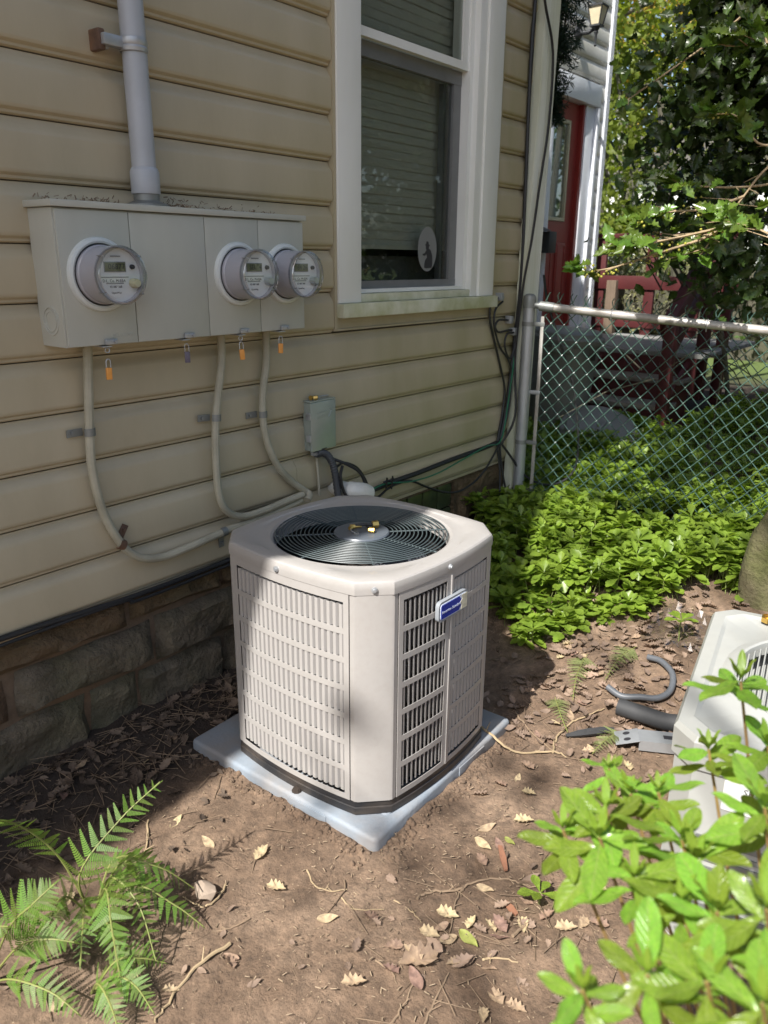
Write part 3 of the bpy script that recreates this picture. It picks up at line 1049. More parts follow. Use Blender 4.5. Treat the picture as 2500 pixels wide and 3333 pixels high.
def meter(xc, zc, lab, reading):
    y0 = byf - 0.004
    X = frame((xc, y0, zc), (1, 0, 0), (0, 0, 1))      # local z = out of the wall
    t = thing('electric_meter', lab, 'electric meter', (xc, y0, zc - 0.075), 'electric meters on the cabinet')
    MB().lathe([(0.096, -0.001), (0.096, 0.006), (0.093, 0.011), (0.086, 0.014), (0.081, 0.012), (0.080, 0.002), (0.06, 0.0015)], 48, X, False).build('collar', 'meter_ring', t)
    MB().lathe([(0.079, 0.003), (0.079, 0.010), (0.074, 0.013)], 48, X, False).build('gasket', 'black_rubber', t)
    MB().lathe([(0.0735, 0.004), (0.0765, 0.008), (0.0765, 0.018), (0.0735, 0.022), (0.0725, 0.085), (0.0718, 0.092), (0.0690, 0.092), (0.0680, 0.080)], 48, X, False).build('body', 'meter_body', t)
    fp = MB().lathe([(0.0, 0.0805), (0.0678, 0.0805)], 48, X, False)
    fp.build('face_plate', 'meter_face', t)
    lower = [(-.058, .0), (.040, .0), (.026, -.010), (.016, -.030), (.006, -.056), (-.012, -.060), (-.032, -.050), (-.050, -.030)]
    MB().prism(lower, 0.0010, X @ Matrix.Translation((0, 0.002, 0.0808))).build('name_plate', 'sticker', t, smooth=False)
    MB().box(-0.038, 0.026, 0.008, 0.034, 0.0808, 0.0822, X).build('display_bezel', 'ink_soft', t)
    MB().box(-0.036, 0.024, 0.010, 0.032, 0.0824, 0.0830, X).build('display', 'lcd', t)
    text_part('digits', reading, 0.020, 'ink', t, X @ Matrix.Translation((-0.002, 0.021, 0.0834)), 0.0002)
    for s_, (lx, ly), z_ in (('D.L. Co. M-03A', (-0.012, -0.014), 0.0105), ('02 087 368', (-0.008, -0.029), 0.008), ('OpenWay', (-0.008, -0.044), 0.007)):
        text_part('lettering', s_, z_, 'ink', t, X @ Matrix.Translation((lx, ly, 0.0822)), 0.0002)
    lines = MB()
    for (a, b, c, d) in ((-.050, -.050 + .082, -.006, -.0035), (-.036, .016, -.0215, -.0185), (-.018, .012, .046, .049)):
        lines.box(a, b, c, d, 0.0822, 0.0826, X)
    lines.build('barcode', 'ink_soft', t)
    MB().lathe([(0.0, 0.090), (0.0055, 0.090), (0.0065, 0.082)], 16, X @ Matrix.Translation((0.044, 0.021, 0)), False).build('sensor', 'ink', t)
    kn = MB().lathe([(0.012, 0.082), (0.012, 0.098), (0.010, 0.104), (0, 0.104)], 20, X @ Matrix.Translation((0.044, -0.020, 0)), False)
    kn.build('reset_knob', 'cream_frame' if reading == '06877' else 'galv', t)
    MB().lathe([(0.0735, 0.088), (0.0752, 0.096), (0.0745, 0.104), (0.0715, 0.109), (0.0685, 0.1095), (0.0670, 0.106)], 48, X, False).build('cover_rim', 'clear_rim', t)
    MB().lathe([(0.0684, 0.1085), (0.045, 0.1105), (0.0, 0.111)], 48, X, False).build('cover_glass', 'clear', t)
    clips = MB()
    for a in (40, 140, 215, 320):
        c_, s_ = math.cos(R(a)), math.sin(R(a))
        clips.tube([(0.0705 * c_, 0.0705 * s_, 0.112), (0.0755 * c_, 0.0755 * s_, 0.106), (0.0760 * c_, 0.0760 * s_, 0.085)], 0.0012, 5, True, X)
    clips.build('clip', 'galv_dark', t)


meter(1.241, 1.483, 'round electric meter nearest the conduit, at the left end of the cabinet', '06877')
meter(1.727, 1.481, 'middle electric meter, beside the blank cover', 'SEL  4')
meter(1.932, 1.480, 'rightmost electric meter, nearest the window', '84 26')

# service conduit with hub and strap
cd = thing('service_conduit', 'grey vertical service conduit rising from the meter cabinet', 'conduit', (1.462, -0.07, 1.667))
MB().tube([(1.460, -0.072, 1.735), (1.457, -0.072, 2.2), (1.452, -0.072, 3.4), (1.445, -0.072, 4.4)], 0.0335, 28).build('pipe', 'conduit', cd)
MB().lathe([(0.039, 0.70), (0.0405, 0.705), (0.0405, 0.758), (0.036, 0.768), (0.033, 0.77)], 28, Matrix.Translation((1.460, -0.072, 1.0)), False).build('coupling', 'conduit', cd)
MB().lathe([(0.062, 0.667), (0.062, 0.672), (0.048, 0.677), (0.0365, 0.682), (0.0365, 0.702)], 28, Matrix.Translation((1.461, -0.072, 1.0)), False).build('hub', 'galv_dark', cd)
sp = MB()
sp.lathe([(0.0345, 0.0), (0.0375, 0.001), (0.039, 0.010), (0.0365, 0.015), (0.039, 0.020), (0.0375, 0.033), (0.0345, 0.034)], 28, Matrix.Translation((1.4555, -0.072, 2.055)), False)
sp.bbox(1.362, 1.424, -0.080, -0.052, 2.060, 2.088, 0.004)
sp.bbox(1.366, 1.392, -0.055, -0.016, 2.055, 2.092, 0.004)
sp.build('strap', 'galv', cd)
MB().bbox(1.355, 1.376, -0.066, -0.0155, 2.048, 2.100, 0.006).build('rusty_bolt', 'rust', cd)
# debris lodged behind the cabinet lid
db = MB()
for k in range(200):
    x = 1.13 + rnd.random() * 0.88
    if 1.40 < x < 1.52:
        continue
    z = 1.668 + abs(rnd.gauss(0, 0.010)) + 0.026 * max(0, math.sin(x * 9)) * rnd.random()
    a = rnd.uniform(0, math.pi)
    l = rnd.uniform(.002, .007)
    db.tube([(x - l * math.cos(a), -0.020 - rnd.random() * .008, z - l * math.sin(a)), (x + l * math.cos(a), -0.020 - rnd.random() * .012, z + l * math.sin(a))], rnd.uniform(.0006, .0016), 4)
for k in range(26):
    x = 1.555 + rnd.gauss(0, 0.022)
    db.tube([(x, -0.06 + rnd.gauss(0, .03), 1.667), (x + rnd.uniform(-.02, .02), -0.07 + rnd.gauss(0, .03), 1.669 + rnd.random() * .012)], .0012, 4)
tag(db.build('plant_debris', 'twig', None, smooth=False, org=(1.55, -0.02, 1.667)), 'dark leaf crumbs lodged on top of the meter cabinet', 'debris', kind='stuff')


def cable(name, lab, pts, r, material, y=-0.045, clamps=(), wob=0.0, cat='cable', group=None, n=10):
    P = bez([(p[0], y if len(p) == 2 else p[2], p[1]) for p in pts], 7)
    t = thing(name, lab, cat, P[0], group)
    MB().tube(P, r, n).build('sheath', material, t)
    for (cx, cz, dx, dz, m_) in clamps:
        c = MB()
        L_ = math.hypot(dx, dz)
        X = frame((cx, y, cz), (dx, 0, dz), (0, -1, 0))      # local x towards the screw tab, local y outwards
        c.box(r * 0.9, r + 0.048, -0.020, -0.0165, -0.011, 0.011, X)
        arc = [(math.cos(a) * (r + .0035), math.sin(a) * (r + .0035)) for a in [k * math.pi / 8 for k in range(9)]]
        inner = [(math.cos(a) * (r + .0005), math.sin(a) * (r + .0005)) for a in [math.pi - k * math.pi / 8 for k in range(9)]]
        c.prism(arc + inner, 0.022, X @ Matrix.Translation((0, 0, -0.011)))
        c.tube([X @ Vector((r + .032, -.0165, 0)), X @ Vector((r + .032, -.010, 0))], 0.006, 8)
        c.build('clamp', m_, t)
    return t


cable('service_cable', 'pale grey service cable dropping from the left end of the cabinet', [(1.243, 1.290), (1.231, 1.168), (1.220, 1.045), (1.215, .948), (1.224, .852), (1.242, .777), (1.270, .710), (1.305, .653), (1.356, .613), (1.432, .594),
      (1.523, .597), (1.619, .605), (1.702, .613), (1.817, .617), (1.90, .621), (2.004, .628), (2.080, .637)], 0.0135, 'cable_sheath',
      clamps=[(1.220, 1.045, -1, 0, 'galv_dark'), (1.285, 0.680, .55, .85, 'rust'), (1.690, 0.612, 0.05, -1, 'galv_dark')], group='service cables under the meter cabinet')
cable('service_cable', 'middle service cable looping down from beside the blank cover', [(1.722, 1.290), (1.720, 1.212), (1.703, 1.126), (1.682, 1.026), (1.674, .943), (1.671, .844), (1.675, .756), (1.694, .702), (1.733, .665), (1.798, .645),
      (1.899, .646), (2.005, .655), (2.085, .660)], 0.0135, 'cable_sheath', -0.051, clamps=[(1.682, 1.020, -1, 0.05, 'galv_dark')], group='service cables under the meter cabinet')
cable('service_cable', 'service cable dropping from the right end of the cabinet towards the conduit box', [(1.930, 1.290), (1.925, 1.180), (1.905, 1.089), (1.898, .995), (1.913, .903), (1.959, .803), (2.030, .725), (2.100, .672), (2.112, .655, -.06), (2.09, .640, -.07)], 0.0135, 'cable_sheath',
      -0.045, clamps=[(1.898, 1.000, -1, 0, 'galv_dark')], group='service cables under the meter cabinet')

# disconnect box, whip and PVC elbow
dx = thing('disconnect_box', 'small grey steel disconnect box with hinged cover on the siding', 'electrical box', (2.20, -0.016, 0.82))
MB().bbox(2.132, 2.266, -0.053, -0.0165, 0.822, 1.008, 0.003).build('case', 'disc_paint', dx)
MB().bbox(2.128, 2.270, -0.0615, -0.0535, 0.820, 1.010, 0.004).build('cover', 'disc_paint', dx)
MB().bbox(2.128, 2.270, -0.060, -0.0165, 1.0105, 1.0165, 0.002).build('rain_hood', 'disc_paint', dx)
for z in (0.958, 0.872):
    MB().bbox(2.124, 2.1315, -0.060, -0.038, z - .013, z + .013, 0.002).build('hinge', 'galv', dx)
kx = frame((2.1318, -0.034, 0.848), (0, -1, 0), (0, 0, 1))
MB().lathe([(0.010, 0.0), (0.0105, .0012), (0.0135, .0012), (0.014, 0)], 20, kx, False).build('knockout_ring', 'disc_paint', dx)
MB().box(2.185, 2.215, -0.0622, -0.0616, 0.8215, 0.826).build('slot', 'ink', dx)
em = MB()
EX = WALLF(2.197, -0.0615, 0.950)
for k in range(7):           # worn raised wordmark, too weathered to read, inside a slanted outline
    em.box(-.030 + k * .0088, -.030 + k * .0088 + .0055, -.007 + .0012 * k, .004 + .0012 * k + .002 * (k % 2), 0, .0008, EX)
em.tube([EX @ Vector(p) for p in ((-.036, .016, 0), (.022, .022, 0))], .0012, 5)
em.tube([EX @ Vector(p) for p in ((.034, .028, 0), (.050, .020, 0), (.030, -.004, 0))], .0016, 5)
em.build('raised_emblem', 'disc_paint', dx)
bf = thing('brass_fitting', 'brass valve fitting lying on top of the disconnect box', 'fitting', (2.17, -0.04, 1.017))
MB().tube([(2.150, -0.040, 1.026), (2.158, -0.040, 1.026), (2.1585, -0.040, 1.026), (2.186, -0.042, 1.026)], [.0095, .0095, .0065, .0065], 6).build('body', 'brass', bf)
MB().tube([(2.160, -0.046, 1.024), (2.172, -0.056, 1.0255)], 0.0085, 6).build('nut', 'brass', bf)
MB().tube([(2.186, -0.042, 1.026), (2.245, -0.046, 1.027)], 0.0018, 6).build('stem', 'galv', bf)
wp = thing('flexible_conduit', 'dark flexible conduit curving down from the disconnect box', 'conduit', (2.21, -0.05, 0.80))
P = bez([(2.160, -.045, .818), (2.168, -.050, .806), (2.195, -.052, .806), (2.226, -.055, .790), (2.248, -.062, .750), (2.257, -.07, .690), (2.256, -.085, .610), (2.26, -.12, .50), (2.30, -.20, .40), (2.2, -.32, .36)], 10)
wv = MB()
rr = [0.0145 + (0.0012 if k % 2 else -0.0008) for k in range(len(P))]
wv.tube(P, rr, 12)
wv.build('corrugated_tube', 'dark_flex', wp)
MB().lathe([(0.017, 0), (0.017, .012), (.013, .014), (.013, .02)], 8, Matrix.Translation((2.160, -0.045, 0.803)), True).build('connector', 'galv_dark', wp)
cable('tan_wire', 'thin tan wire running down beside the flexible conduit', [(2.178, .82), (2.182, .78), (2.190, .70), (2.194, .63)], 0.0055, 'cable_sheath', -0.036, cat='wire')
pv = thing('pvc_elbow', 'white PVC pipe elbow coming out of the wall behind the unit', 'pipe', (2.33, -0.05, 0.62))
MB().tube([(2.315, 0.0, .632), (2.317, -.055, .630), (2.325, -.085, .627)], 0.034, 20).build('pipe', 'pvc', pv)
el = MB()
Pq = bez([(2.322, -.080, .628), (2.337, -.105, .626), (2.365, -.118, .620), (2.392, -.120, .605)], 5)
el.tube(Pq, 0.039, 22, False)
el.tube(Pq, 0.034, 22, False)
el.build('elbow', 'pvc', pv)

# low-voltage wiring along the wall
cable('drip_cable', 'pair of black cables running along the foot of the siding', [(-2.5, .47, -.03), (0.4, .50, -.03), (0.905, .505, -.03), (1.34, .487, -.03), (1.767, .493, -.03), (2.1, .50, -.03), (2.30, .55, -.05)], 0.0085, 'black_rubber', cat='cable')
cable('thin_black_cable', 'second thin black cable hugging the foot of the siding', [(-2.5, .455, -.034), (0.905, .488, -.034), (1.34, .470, -.034), (1.767, .478, -.034), (2.2, .49, -.034)], 0.0055, 'black_rubber', cat='cable')
blk = [
    ('black cable bundle running right along the wall from the PVC elbow', [(2.474, .567), (2.519, .571), (2.684, .580), (2.875, .582), (3.154, .592), (3.466, .597), (3.590, .606)], 0.011, -0.030),
    ('thin black cable looping from the flexible conduit to the wall corner', [(2.26, .74, -.07), (2.335, .737), (2.408, .706), (2.462, .650), (2.507, .573), (2.553, .540), (2.623, .562), (2.696, .570), (2.797, .562), (2.931, .503), (3.074, .446), (3.209, .420),
                                                            (3.349, .438), (3.46, .487), (3.586, .590)], 0.0055, -0.045),
    ('black cable ringed round the PVC elbow', [(2.255, .77, -.06), (2.30, .745, -.09), (2.355, .705, -.11), (2.378, .65, -.12), (2.36, .59, -.125), (2.315, .585, -.12), (2.275, .63, -.10), (2.262, .70, -.09), (2.285, .74, -.08)], 0.0065, -0.1),
    ('outer black coax loop beside the window', [(3.531, 1.357), (3.454, 1.324), (3.452, 1.253), (3.496, 1.160), (3.587, .993), (3.638, .872), (3.616, .716), (3.590, .602), (3.60, .45, -.05), (3.58, .28, -.07)], 0.0060, -0.032),
    ('inner black coax loop beside the window', [(3.551, 1.334), (3.483, 1.296), (3.482, 1.215), (3.547, 1.110), (3.628, 1.047), (3.680, .965), (3.676, .788), (3.623, .645), (3.60, .590), (3.62, .42, -.06), (3.66, .24, -.09)], 0.0055, -0.042),
    ('small coil of black coax at mid height by the corner', [(3.626, 1.239), (3.533, 1.244), (3.500, 1.214), (3.539, 1.184), (3.632, 1.188), (3.729, 1.182)], 0.0055, -0.036),
    ('lower coil of black coax hanging by the corner', [(3.671, 1.176), (3.605, 1.171), (3.587, 1.116), (3.638, 1.046), (3.682, 1.081), (3.710, 1.174)], 0.0055, -0.046),
    ('black cable running straight up the wall corner', [(3.60, .58), (3.66, .80), (3.70, 1.10), (3.735, 1.45), (3.727, 1.80), (3.712, 2.17), (3.705, 2.5), (3.72, 2.9), (3.73, 4.3)], 0.0085, -0.036),
    ('twin black cable beside the corner cable', [(3.60, .60), (3.69, .85), (3.728, 1.15), (3.748, 1.50), (3.742, 1.90), (3.728, 2.3), (3.735, 2.9), (3.745, 4.3)], 0.0075, -0.028),
    ('black cable slanting across the white downspout', [(3.66, 2.85, -.09), (3.71, 2.67, -.09), (3.82, 2.478, -.09), (3.825, 2.173, -.09), (3.772, 1.891, -.09), (3.725, 1.631, -.09), (3.70, 1.40, -.07), (3.695, 1.05, -.05), (3.66, .75, -.09), (3.60, .59, -.05)], 0.0065, -0.1),
    ('black cable dropping from the wall bundle behind the post', [(3.60, .60), (3.66, .52, -.08), (3.72, .42, -.13), (3.80, .36, -.19), (3.90, .35, -.25), (3.98, .41, -.30), (4.0, .55, -.31), (3.99, .78, -.28), (3.97, .93, -.25), (3.93, 1.15, -.17), (3.90, 1.33, -.11), (3.86, 1.46, -.10)], 0.0065, -0.05),
]
for lab, pts, r_, y_ in blk:
    cable('black_cable', lab, pts, r_, 'black_rubber', y_, group='black cables on the wall', n=7)
cable('green_wire', 'thin green ground wire strung along the black bundle', [(2.44, .575), (2.60, .590), (2.80, .560), (3.0, .555), (3.2, .578), (3.45, .61), (3.6, .62), (3.66, .85), (3.70, 1.1)], 0.0035, 'green_wire', -0.048, cat='wire', n=6)
for x_, z_, lab in ((3.531, 1.357, 'upper metal cable splitter on the wall by the window'), (3.640, 1.240, 'middle metal cable splitter on the wall'), (3.685, 1.178, 'lower metal cable splitter on the wall by the corner')):
    t = thing('cable_splitter', lab, 'splitter', (x_, -0.02, z_), 'cable splitters')
    MB().bbox(x_ - .014, x_ + .014, -0.052, -0.018, z_ - .018, z_ + .020, 0.003).build('block', 'galv', t)
    MB().tube([(x_ + .014, -.036, z_), (x_ + .040, -.036, z_ - .004)], 0.0055, 6).build('connector', 'galv', t)
ct = MB()
for x_ in (2.60, 2.64):
    ct.tube([(x_, -.055, .56), (x_ + .004, -.058, .62)], 0.004, 5)
    ct.tube([(x_ - .01, -.05, .60), (x_ + .015, -.056, .605)], 0.006, 5)
tag(ct.build('cable_ties', 'black_rubber', None, org=(2.62, -.05, .58)), 'black cable ties sticking up from the wall bundle', 'cable ties')

# ------------------------------------------------------------------ condenser pad and unit
ACX, ACY, ACR = 1.700, -0.672, R(-0.2)
AX = Matrix.Translation((ACX, ACY, 0)) @ Matrix.Rotation(ACR, 4, 'Z') @ Matrix.Diagonal((.974, .974, 1, 1))
PTOP = 0.042
pad = thing('equipment_pad', 'square blue-grey plastic pad bedded in the soil under the new unit', 'equipment pad', (1.715, -0.63, 0))
PX = Matrix.Translation((1.716, -0.628, 0)) @ Matrix.Rotation(R(1.0), 4, 'Z')
pm = bmesh.new()
bmesh.ops.create_cube(pm, size=1.0)
for p in pm.verts:
    p.co = Vector((p.co.x * 0.752, p.co.y * 0.762, (p.co.z + 0.5) * (PTOP + 0.035) - 0.035))
bmesh.ops.bevel(pm, geom=[e for e in pm.edges if abs(e.verts[0].co.z - e.verts[1].co.z) > 0.01], offset=0.018, segments=4, affect='EDGES', profile=0.5)
bmesh.ops.bevel(pm, geom=[e for e in pm.edges if e.verts[0].co.z > PTOP - .001 and e.verts[1].co.z > PTOP - .001], offset=0.012, segments=3, affect='EDGES', profile=0.5)
MB().bm(pm, PX).build('slab', 'pad', pad, angle=60)
for X in (frame(PX @ Vector((-0.3755, -0.13, 0.022)), PX.to_3x3() @ Vector((0, -1, 0)), (0, 0, 1)), frame(PX @ Vector((0.12, -0.3805, 0.022)), PX.to_3x3() @ Vector((1, 0, 0)), (0, 0, 1))):
    MB().bbox(-0.075, 0.075, -0.020, 0.011, -0.003, 0.0035, 0.002, X).build('moulded_plate', 'pad', pad)
nb = MB()
for (x_, y_) in ((-.352, -.07), (-.31, .04)):
    nb.lathe([(.016, 0), (.011, .010), (0, .013)], 9, PX @ Matrix.Translation((x_, y_, PTOP)), False)
nb.build('soil_crumb', 'soil', pad)
MB().lathe([(0.0125, 0.0), (0.0135, .004), (.016, .003), (.018, 0)], 16, PX @ Matrix.Translation((-.262, -.330, PTOP)), False).build('drain_hole_rim', 'pad', pad)
MB().lathe([(0.0, 0.0022), (0.012, .0022)], 16, PX @ Matrix.Translation((-.262, -.330, PTOP)), False).build('drain_hole', 'ink', pad)
MB().lathe([(0.019, 0.0), (0.019, .010), (.015, .016), (0, .017)], 14, PX @ Matrix.Translation((.295, -.275, PTOP)), False).build('rubber_foot', 'black_rubber', pad)

ac = thing('condenser_unit', 'new beige air conditioner unit with louvered sides on the blue-grey pad', 'air conditioner', (ACX, ACY, PTOP))


def oct_r(th, s=1.0):
    c, s_ = abs(math.cos(th)), abs(math.sin(th))
    if c < s_:
        c, s_ = s_, c
    # bowed side: r*c = .340 - .365*(r*s)^2
    A, B, C_ = 0.365 * s_ * s_, c, -0.340
    r = (-B + math.sqrt(B * B - 4 * A * C_)) / (2 * A) if A > 1e-9 else 0.340 / c
    return s * min(r, 0.5625 / (c + s_))


_c0 = math.atan2(.2445, .318)
ANG = []
for q in range(4):
    for a in [_c0 + (R(90) - 2 * _c0) * j / 4 for j in range(5)]:
        ANG.append(q * R(90) + a)
    ANG += [q * R(90) + _c0 - R(1.1), q * R(90) + R(90) - _c0 + R(1.1)]
    ANG += [q * R(90) - _c0 + 2 * _c0 * j / 16 for j in range(1, 16)]
ANG = sorted(a % (2 * math.pi) for a in ANG)


def outline(s=1.0, n=96, rc=0.0):
    return [(oct_r(a, s) * math.cos(a), oct_r(a, s) * math.sin(a)) for a in ANG]


def loft(rings, X, closed_ends=False):
    m = MB()
    n = len(rings[0])
    for rg in rings:
        m.v += [tuple(X @ Vector(p)) for p in rg]
    for i in range(len(rings) - 1):
        for k in range(n):
            k2 = (k + 1) % n
            m.f.append((i * n + k, i * n + k2, (i + 1) * n + k2, (i + 1) * n + k))
    if closed_ends:
        m.f.append(tuple(range(n)))
        m.f.append(tuple((len(rings) - 1) * n + k for k in range(n)))
    return m


def octring(s, z, n=96):
    return [(x, y, z) for x, y in outline(s, n)]


def circ(r, z, n=96):
    return [(r * math.cos(a), r * math.sin(a), z) for a in ANG]


def mixring(a, b, t, z):
    return [(p[0] * (1 - t) + q[0] * t, p[1] * (1 - t) + q[1] * t, z) for p, q in zip(a, b)]


loft([octring(.985, PTOP + .002), octring(1.0, PTOP + .004), octring(1.0, .066), octring(.990, .068), octring(.990, .088), octring(.97, .090)], AX).build('base_pan', 'base_black', ac)
loft([octring(.90, .085), octring(.90, .70)], AX).build('coil', 'coil', ac)
lid = [octring(1.001, .7125), octring(1.007, .7135), octring(1.009, .728), octring(1.007, .7395), octring(1.000, .7460), octring(.988, .7495), octring(.965, .7512), octring(.93, .7515)]
o_, c_ = octring(.93, 0), circ(.292, 0)
lid += [mixring(o_, c_, .42, .7515), mixring(o_, c_, .58, .7480), mixring(o_, c_, 1.0, .7475), circ(.280, .7475), circ(.272, .7440), circ(.2685, .738), circ(.2675, .70), circ(.285, .695)]
loft(lid, AX).build('lid', 'ac_paint', ac, angle=24)
# corner posts
for q in range(4):
    X = AX @ Matrix.Rotation(q * math.pi / 2, 4, 'Z')
    prof = [(-.3195, -.228), (-.3190, -.2420), (-.3145, -.2505), (-.2505, -.3145), (-.2420, -.3190), (-.228, -.3195), (-.228, -.314), (-.2435, -.3105), (-.3105, -.2435), (-.314, -.228)]
    MB().prism([(x, y) for x, y in prof], 0.624, X @ Matrix.Translation((0, 0, .0885))).build('corner_post', 'ac_paint', ac, angle=25)


def side_xy(v):          # point on the bowed -x side (local), v along local y
    return -(0.340 - 0.365 * v * v)


ZS = [0.1055 + k * 0.0832 for k in range(8)]


def louver_panel(rot, spans, name='louver_panel'):
    X = AX @ Matrix.Rotation(rot, 4, 'Z')
    fr = MB()

    def strip(v0, v1, z0, z1, off=0.0, th=.0016):
        n = max(1, int(abs(v1 - v0) / 0.02))
        vs, fs = [], []
        for k in range(n + 1):
            v = v0 + (v1 - v0) * k / n
            x = side_xy(v) - .001 + off
            for xx, zz in ((x, z0), (x, z1), (x + th, z0), (x + th, z1)):
                vs.append(X @ Vector((xx, v, zz)))
            if k < n:
                b = 4 * k
                fs += [(b, b + 4, b + 5, b + 1), (b + 2, b + 3, b + 7, b + 6), (b + 1, b + 5, b + 7, b + 3), (b, b + 2, b + 6, b + 4)]
        fs += [(0, 1, 3, 2), (4 * n, 4 * n + 2, 4 * n + 3, 4 * n + 1)]
        fr.add(vs, fs)
    lo, hi = spans[0][0], spans[-1][1]
    strip(-.2265, .2265, .0885, ZS[0], 0.0)
    strip(-.2265, .2265, ZS[7] - .0, .7125, 0.0)
    strip(-.2265, spans[0][0], ZS[0], ZS[7])
    strip(spans[-1][1], .2265, ZS[0], ZS[7])
    for a, b in zip(spans[:-1], spans[1:]):
        strip(a[1], b[0], ZS[0], ZS[7])
    for (v0, v1, n, fold) in spans:
        for z in ZS[1:7]:
            strip(v0, v1, z - .0085, z + .0085)
    p = fr.build(name, 'ac_paint', ac, angle=30)
    for (v0, v1, n, fold) in spans:
        open_bay = v0 > 0
        pitch = (v1 - v0) / n
        hgt = ZS[1] - ZS[0] - 0.016
        a_ = pitch * (.17 if open_bay else .26)                       # half of the flush strip
        e_ = a_ + pitch * .42                  # reach of the folded-in lip
        sm = MB()
        pr_ = [(-.0005, -fold * a_), (-.0005, fold * a_), (.0150, fold * e_), (.0158, fold * e_), (.0006, fold * (a_ - .0004)), (.0005, -fold * a_)]
        sm.prism(pr_, hgt, Matrix.Identity(4))
        me = sm.mesh('slat', 'ac_slat', smooth=False)
        for r_ in range(7):
            for k in range(n):
                v = v0 + (k + 0.5) * pitch
                inst(me, 'slat', p, X @ Matrix.Translation((side_xy(v) + .0012, v, ZS[r_] + .008)))
    return p, X


# left side (-x) faces the sun; front (-y) in two bays; far sides plain louvers
louver_panel(0.0, [(-.210, .210, 21, -1)])
fp_, FX = louver_panel(math.pi / 2, [(-.210, -.008, 10, 1), (.028, .210, 10, -1)])
for rot in (math.pi, 1.5 * math.pi):
    X = AX @ Matrix.Rotation(rot, 4, 'Z')
    m = MB()
    vs, fs = [], []
    for k in range(21):
        v = -.2265 + .453 * k / 20
        for z in (.0885, .7125):
            vs.append(X @ Vector((side_xy(v), v, z)))
        if k < 20:
            fs.append((2 * k, 2 * k + 2, 2 * k + 3, 2 * k + 1))
    m.add(vs, fs).build('back_panel', 'ac_paint', ac)
# half-round mullion on the front
mu = MB()
mu.bbox(side_xy(.012) - .0042, side_xy(.012) - .0012, .002, .010, .090, .700, .001, FX)
mu.build('mullion', 'ac_paint', ac)
# screws
for (x_, y_, nx_, ny_) in ((-.345, .02, -1, 0), (-.2845, -.2845, -.707, -.707), (-.02, -.345, 0, -1)):
    X = AX @ frame((x_, y_, .728), (-ny_, nx_, 0), (0, 0, 1))
    MB().lathe([(.0085, -.004), (.0085, .0025), (.0055, .003), (.005, .0055), (0, .006)], 12, X, False).build('screw', 'galv', ac)
# fan guard
gz_ = 0.7495
for k in range(14):
    r_ = 0.098 + k * 0.0128
    MB().tube([(AX @ Vector((r_ * math.cos(2 * math.pi * j / 56), r_ * math.sin(2 * math.pi * j / 56), gz_))) for j in range(57)], 0.0019, 5, False).build('guard_ring', 'guard', ac)
for k in range(8):
    a = k * math.pi / 4 + R(2)
    f_ = 0.275 if k % 2 == 0 else 0.266
    MB().tube([AX @ Vector((.07 * math.cos(a), .07 * math.sin(a), gz_ - .0035)), AX @ Vector((f_ * math.cos(a), f_ * math.sin(a), gz_ - .0035))], 0.0026, 6).build('guard_spoke', 'guard', ac)
MB().lathe([(.086, .744), (.086, .749), (.083, .7530), (.07, .7540), (0, .7540)], 40, AX, False).build('hub_cover', 'hub', ac)
MB().lathe([(.07, .60), (.07, .745)], 24, AX, False).build('fan_motor', 'base_black', ac)
for k in range(3):
    a0 = R(75 + 120 * k)
    vs, fs = [], []
    for i in range(7):
        for j in range(6):
            rr_ = .06 + .19 * j / 5
            a = a0 + R(60) * i / 6 + .25 * j / 5
            vs.append(AX @ Vector((rr_ * math.cos(a), rr_ * math.sin(a), .60 + .075 * i / 6 + .01 * j / 5)))
            if i < 6 and j < 5:
                q = i * 6 + j
                fs.append((q, q + 1, q + 7, q + 6))
    MB().add(vs, fs).build('fan_blade', 'blade', ac)
# badge on the front
bd = thing('maker_badge', None, None, AX @ Vector((-.01, -.35, .61)))
bd.parent = ac
bd.location = ORG[bd.name] - ORG['condenser_unit']
BX = frame(AX @ Vector((-.012, -.3520, .612)), AX.to_3x3() @ Vector((1, 0, 0)), (0, 0, 1))
MB().prism(rrect(.144, .060, .014), .012, BX @ Matrix.Translation((0, 0, -.010))).build('badge_body', 'badge_rim', bd, angle=30)
MB().prism(rrect(.130, .046, .009), .0012, BX @ Matrix.Translation((0, 0, .002))).build('badge_face', 'badge_text', bd)
MB().prism([(-.062, -.0205), (.026, -.0205), (.034, -.010), (.034, .010), (.026, .0205), (-.062, .0205)], .0008, BX @ Matrix.Translation((0, 0, .0034))).build('badge_field', 'badge_blue', bd)
MB().prism([(.034, -.022), (.064, -.022), (.064, .022), (.036, .022), (.040, .010), (.030, .002), (.038, -.008)], .0008, BX @ Matrix.Translation((0, 0, .0045))).build('torn_label', 'badge_cream', bd)
text_part('lettering', 'American Standard', .0118, 'badge_text', bd, BX @ Matrix.Translation((-.014, -.001, .0046)) @ Matrix.Shear('XZ', 4, (0, 0)), .0002)

